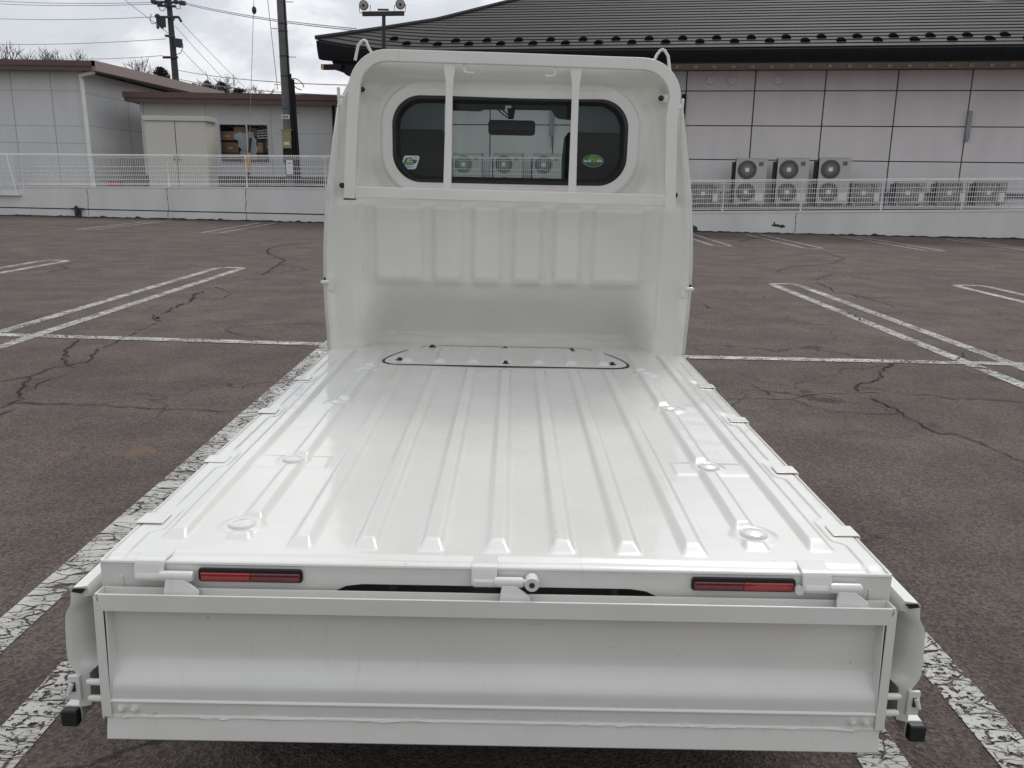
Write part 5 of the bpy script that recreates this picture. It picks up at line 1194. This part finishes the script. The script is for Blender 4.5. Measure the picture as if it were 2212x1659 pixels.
# roof
rows = []
for j in range(15):
    y = 1.99+(2.72-1.99)*j/14; row = []
    for i in range(31):
        u = -1+2*i/30; x = u*.535; z = 1.738-.055*abs(u)**4+.012*math.sin(math.pi*j/14)-.03*ss(j, 11, 14); row.append((x, y, z))
    rows.append(row)
b.strip(rows); b.build('cab_roof', PAINT, truck, solid=.004, smooth=50)
b = MB(); rows = []
for j in range(8):
    y = 2.02+(2.62-2.02)*j/7; rows.append([(-.57+1.14*i/12, y, 1.690-.03*abs(-1+i/6)**4) for i in range(13)])
b.strip(rows); b.build('headliner', HEADL, truck, solid=.004)
# doors (lower panels + window frames), pillars, windscreen frame
for sx in (-1, 1):
    b = MB(); rows = []
    for z in (.34, .5, .7, .9, 1.05, 1.15, 1.18):
        w = .72+.015*math.sin((z-.3)*2.6)-(.02 if z > 1.1 else 0); rows.append([(sx*w, 2.155+(3.12-2.155)*i/12-(.0 if i < 11 else .0), z) for i in range(13)])
    b.strip(rows); dr_ = b.build('door', PAINT, truck, solid=.02)
    q = MB(); q.tube([(sx*.742, 2.24, .98), (sx*.752, 2.27, .98), (sx*.752, 2.34, .98), (sx*.742, 2.37, .98)], .011, 8); q.build('door_handle', BLACK, dr_)
    q = MB(); q.tube([(sx*.715, 2.17, 1.17), (sx*.652, 2.17, 1.60), (sx*.63, 2.22, 1.655), (sx*.63, 2.60, 1.655), (sx*.715, 3.02, 1.18)], .018, 8); q.build('window_frame', PAINT, dr_)
    q = MB(); q.quad((sx*.712, 2.18, 1.17), (sx*.712, 3.0, 1.17), (sx*.632, 2.60, 1.64), (sx*.640, 2.20, 1.64)); q.build('side_glass', GLASS2, dr_)
    q = MB(); q.tube([(sx*.71, 3.06, 1.12), (sx*.66, 2.85, 1.42), (sx*.60, 2.69, 1.685)], .028, 8); q.build('front_pillar', PAINT, truck)
    q = MB(); q.hull([(sx*.66, 2.02, .95), (sx*.69, 2.02, .95), (sx*.69, 2.16, .95), (sx*.66, 2.16, .95)], [(sx*.585, 2.02, 1.70), (sx*.615, 2.02, 1.70), (sx*.615, 2.16, 1.70), (sx*.585, 2.16, 1.70)]); q.build('inner_pillar', INTER, truck)
    q = MB(); q.sphere((sx*.735, 2.92, 1.10), .06, (.35, 1, 1.5), n=12); q.tube([(sx*.70, 2.96, 1.02), (sx*.735, 2.94, 1.04)], .010, 6); q.build('door_mirror', BLACK, truck)
    q = MB(); q.prism_y(rring(sx*.55, .72, .11, .075, .03, 5), 3.20, 3.235); q.build('headlight', GLASS2, truck); 
q = MB(); rows = []
for z, y in ((.34, 3.14), (.45, 3.19), (.60, 3.205), (.80, 3.20), (.98, 3.16), (1.10, 3.08)): rows.append([(-.72+1.44*i/16, y-.05*abs(-1+i/8)**3, z) for i in range(17)])
q.strip(rows); q.build('nose_panel', PAINT, truck, solid=.01)
q = MB(); q.prism_x([(3.14, .30), (3.23, .32), (3.24, .42), (3.15, .46)], -.70, .70); q.build('front_bumper', PAINT, truck, bevel=.01)
ws0, ws1 = (3.07, 1.10), (2.695, 1.69)
q = MB(); q.quad((-.66, ws0[0], ws0[1]), (.66, ws0[0], ws0[1]), (.585, ws1[0], ws1[1]), (-.585, ws1[0], ws1[1])); q.build('windscreen', GLASS2, truck)
q = MB(); q.tube([(-.60, 2.70, 1.69), (.60, 2.70, 1.69)], .03, 8); q.build('windscreen_header', PAINT, truck)
q = MB(); q.prism_x([(2.72, .80), (2.80, 1.06), (2.92, 1.10), (3.07, 1.09), (3.10, .80)], -.66, .66); q.build('dashboard', INTER, truck, bevel=.02)
q = MB(); q.tube([(.30+.17*math.cos(2*math.pi*k/20), 2.62+.08*math.sin(2*math.pi*k/20), 1.06+.15*math.sin(2*math.pi*k/20)) for k in range(21)], .013, 6); q.tube([(.30, 2.62, 1.06), (.30, 2.80, .92)], .02, 6); q.tube([(.14, 2.62, 1.06), (.46, 2.62, 1.06)], .01, 6); q.build('steering_wheel', INTER, truck)
# seats: wide backs with built-in headrests, a gap between them
for sx in (-1, 1):
    xi = .252 if sx < 0 else .212; xo = .60
    q = MB(); zz2 = [(.74, .05, .14), (.95, .02, .10), (1.30, 0, .04), (1.42, .0, .065), (1.50, .008, .075), (1.520, .022, .08)]; rows = []
    for z, ins, dy in zz2: rows.append([(sx*(xi+ins+.0*(z < 1.4)), 2.07+dy, z), (sx*(xo-ins), 2.07+dy, z), (sx*(xo-ins), 2.17+dy, z), (sx*(xi+ins), 2.17+dy, z)])
    q.strip(rows, closed=True); q.quad(*rows[-1]); q.quad(*rows[0]); st_ = q.build('seat_back', INTER, truck, bevel=.012, segs=3)
    q = MB(); q.box(min(sx*.13, sx*.58), max(sx*.13, sx*.58), 2.20, 2.62, .60, .74); q.build('seat_cushion', INTER, truck, bevel=.03)
    # upper quarter trim and sun visor
    q = MB(); q.box(min(sx*.27, sx*.575), max(sx*.27, sx*.575), 2.20, 2.215, 1.50, 1.68); q.build('quarter_trim', HEADL, truck)
# visors / sensor housing at the windscreen top
def flatY(px_list, y, name, m_, t_=.012):
    q = MB(); P = [at(x, yy, y) for x, yy in px_list]; q.hull([(p.x, y, p.z) for p in P], [(p.x, y+t_, p.z) for p in P]); return q.build(name, m_, truck, bevel=.003)
VIS = mat('visor_grey', (.20, .21, .235), .85)
flatY([(965, 210), (1090, 214), (1090, 238), (1044, 238), (1036, 242), (965, 240)], 2.64, 'sun_visor', VIS)
flatY([(1103, 214), (1250, 218), (1250, 262), (1205, 257), (1197, 252), (1190, 239), (1103, 238)], 2.64, 'sun_visor', VIS)
flatY([(1094, 234), (1112, 234), (1108, 258), (1097, 258)], 2.60, 'mirror_stem', INTER, .02)
q = MB(); p0 = at(1104, 277, 2.53); q.prism_y(rring(p0.x, p0.z, .104, .032, .016, 5), 2.52, 2.55); mr_ = q.build('room_mirror', INTER, truck, bevel=.004)
q = MB(); q.prism_y(rring(p0.x, p0.z+.009, .098, .019, .008, 5), 2.517, 2.5205); q.build('mirror_housing', mat('mirror_back', (.045, .048, .055), .5), mr_)
q = MB(); q.tube([at(1072, 236, 2.66), at(1085, 248, 2.63), at(1098, 257, 2.58)], .003, 6); q.tube([at(1079, 235, 2.66), at(1090, 243, 2.63), at(1096, 250, 2.60)], .003, 6); q.build('sensor_cable', INTER, truck)
# floor, firewall
q = MB(); q.box(-.70, .70, 2.02, 3.10, .48, .52); q.box(-.69, .69, 2.16, 2.17, .52, .64); q.build('cab_floor', INTER, truck)
# chassis, axle, wheels, mudguards
q = MB()
for sx in (-1, 1): q.box(sx*.36-.03, sx*.36+.03, .06, 3.05, .40, .50)
for y in (.15, .75, 1.35, 1.85, 2.6): q.box(-.36, .36, y-.03, y+.03, .42, .48)
for y in (.3, .8, 1.3, 1.8): q.box(-.69, .69, y-.02, y+.02, .60, .645)
q.box(-.67, .67, .25, 1.9, .645, .650); q.build('chassis_frame', CHASS, truck)
q = MB(); q.tube([(-.62, .62, .27), (.62, .62, .27)], .035, 10); q.sphere((0, .62, .27), .11, n=10); q.build('rear_axle', CHASS, truck)
TYRE = mat('tyre_rubber', (.018, .018, .018), .85, var=.2)
def wheel(x, y):
    sx = 1 if x > 0 else -1; q = MB(); R0 = .27; prof = [(-.07, .18), (-.072, .24), (-.06, .265), (-.03, .27), (.03, .27), (.06, .265), (.072, .24), (.07, .18)]
    q.strip([[(x+a_, y+r_*math.cos(t_), R0+r_*math.sin(t_)) for a_, r_ in prof] for t_ in [2*math.pi*k/32 for k in range(33)]]); wh = q.build('wheel', TYRE, truck, smooth=40)
    q = MB(); q.tube([(x-.06, y, R0), (x+.055*sx, y, R0), (x+.062*sx, y, R0)], [.17, .175, .10], 24); q.build('rim', STEEL, wh)
for x in (-.62, .62):
    wheel(x, .62); wheel(x, 2.55)
    sx = 1 if x > 0 else -1; q = MB(); q.box(min(sx*.52, sx*.70), max(sx*.52, sx*.70), .26, .268, .22, .56); q.build('mudflap', BLACK, truck)
q = MB(); q.tube([(-.25, .45, .36), (-.25, .12, .34)], .06, 12); q.build('silencer', STEEL, truck)
# number plate bracket bar, rear lamps under the bed
for sx in (-1, 1): q = MB(); q.prism_y(rring(sx*.52, .50, .10, .032, .01, 4), .10, .16); q.build('tail_lamp', RED2, truck, bevel=.004)

truck.rotation_euler = (0, .0045, 0); truck.location.z += .002; truck.location.x -= .004     # stands with a faint lean to the right
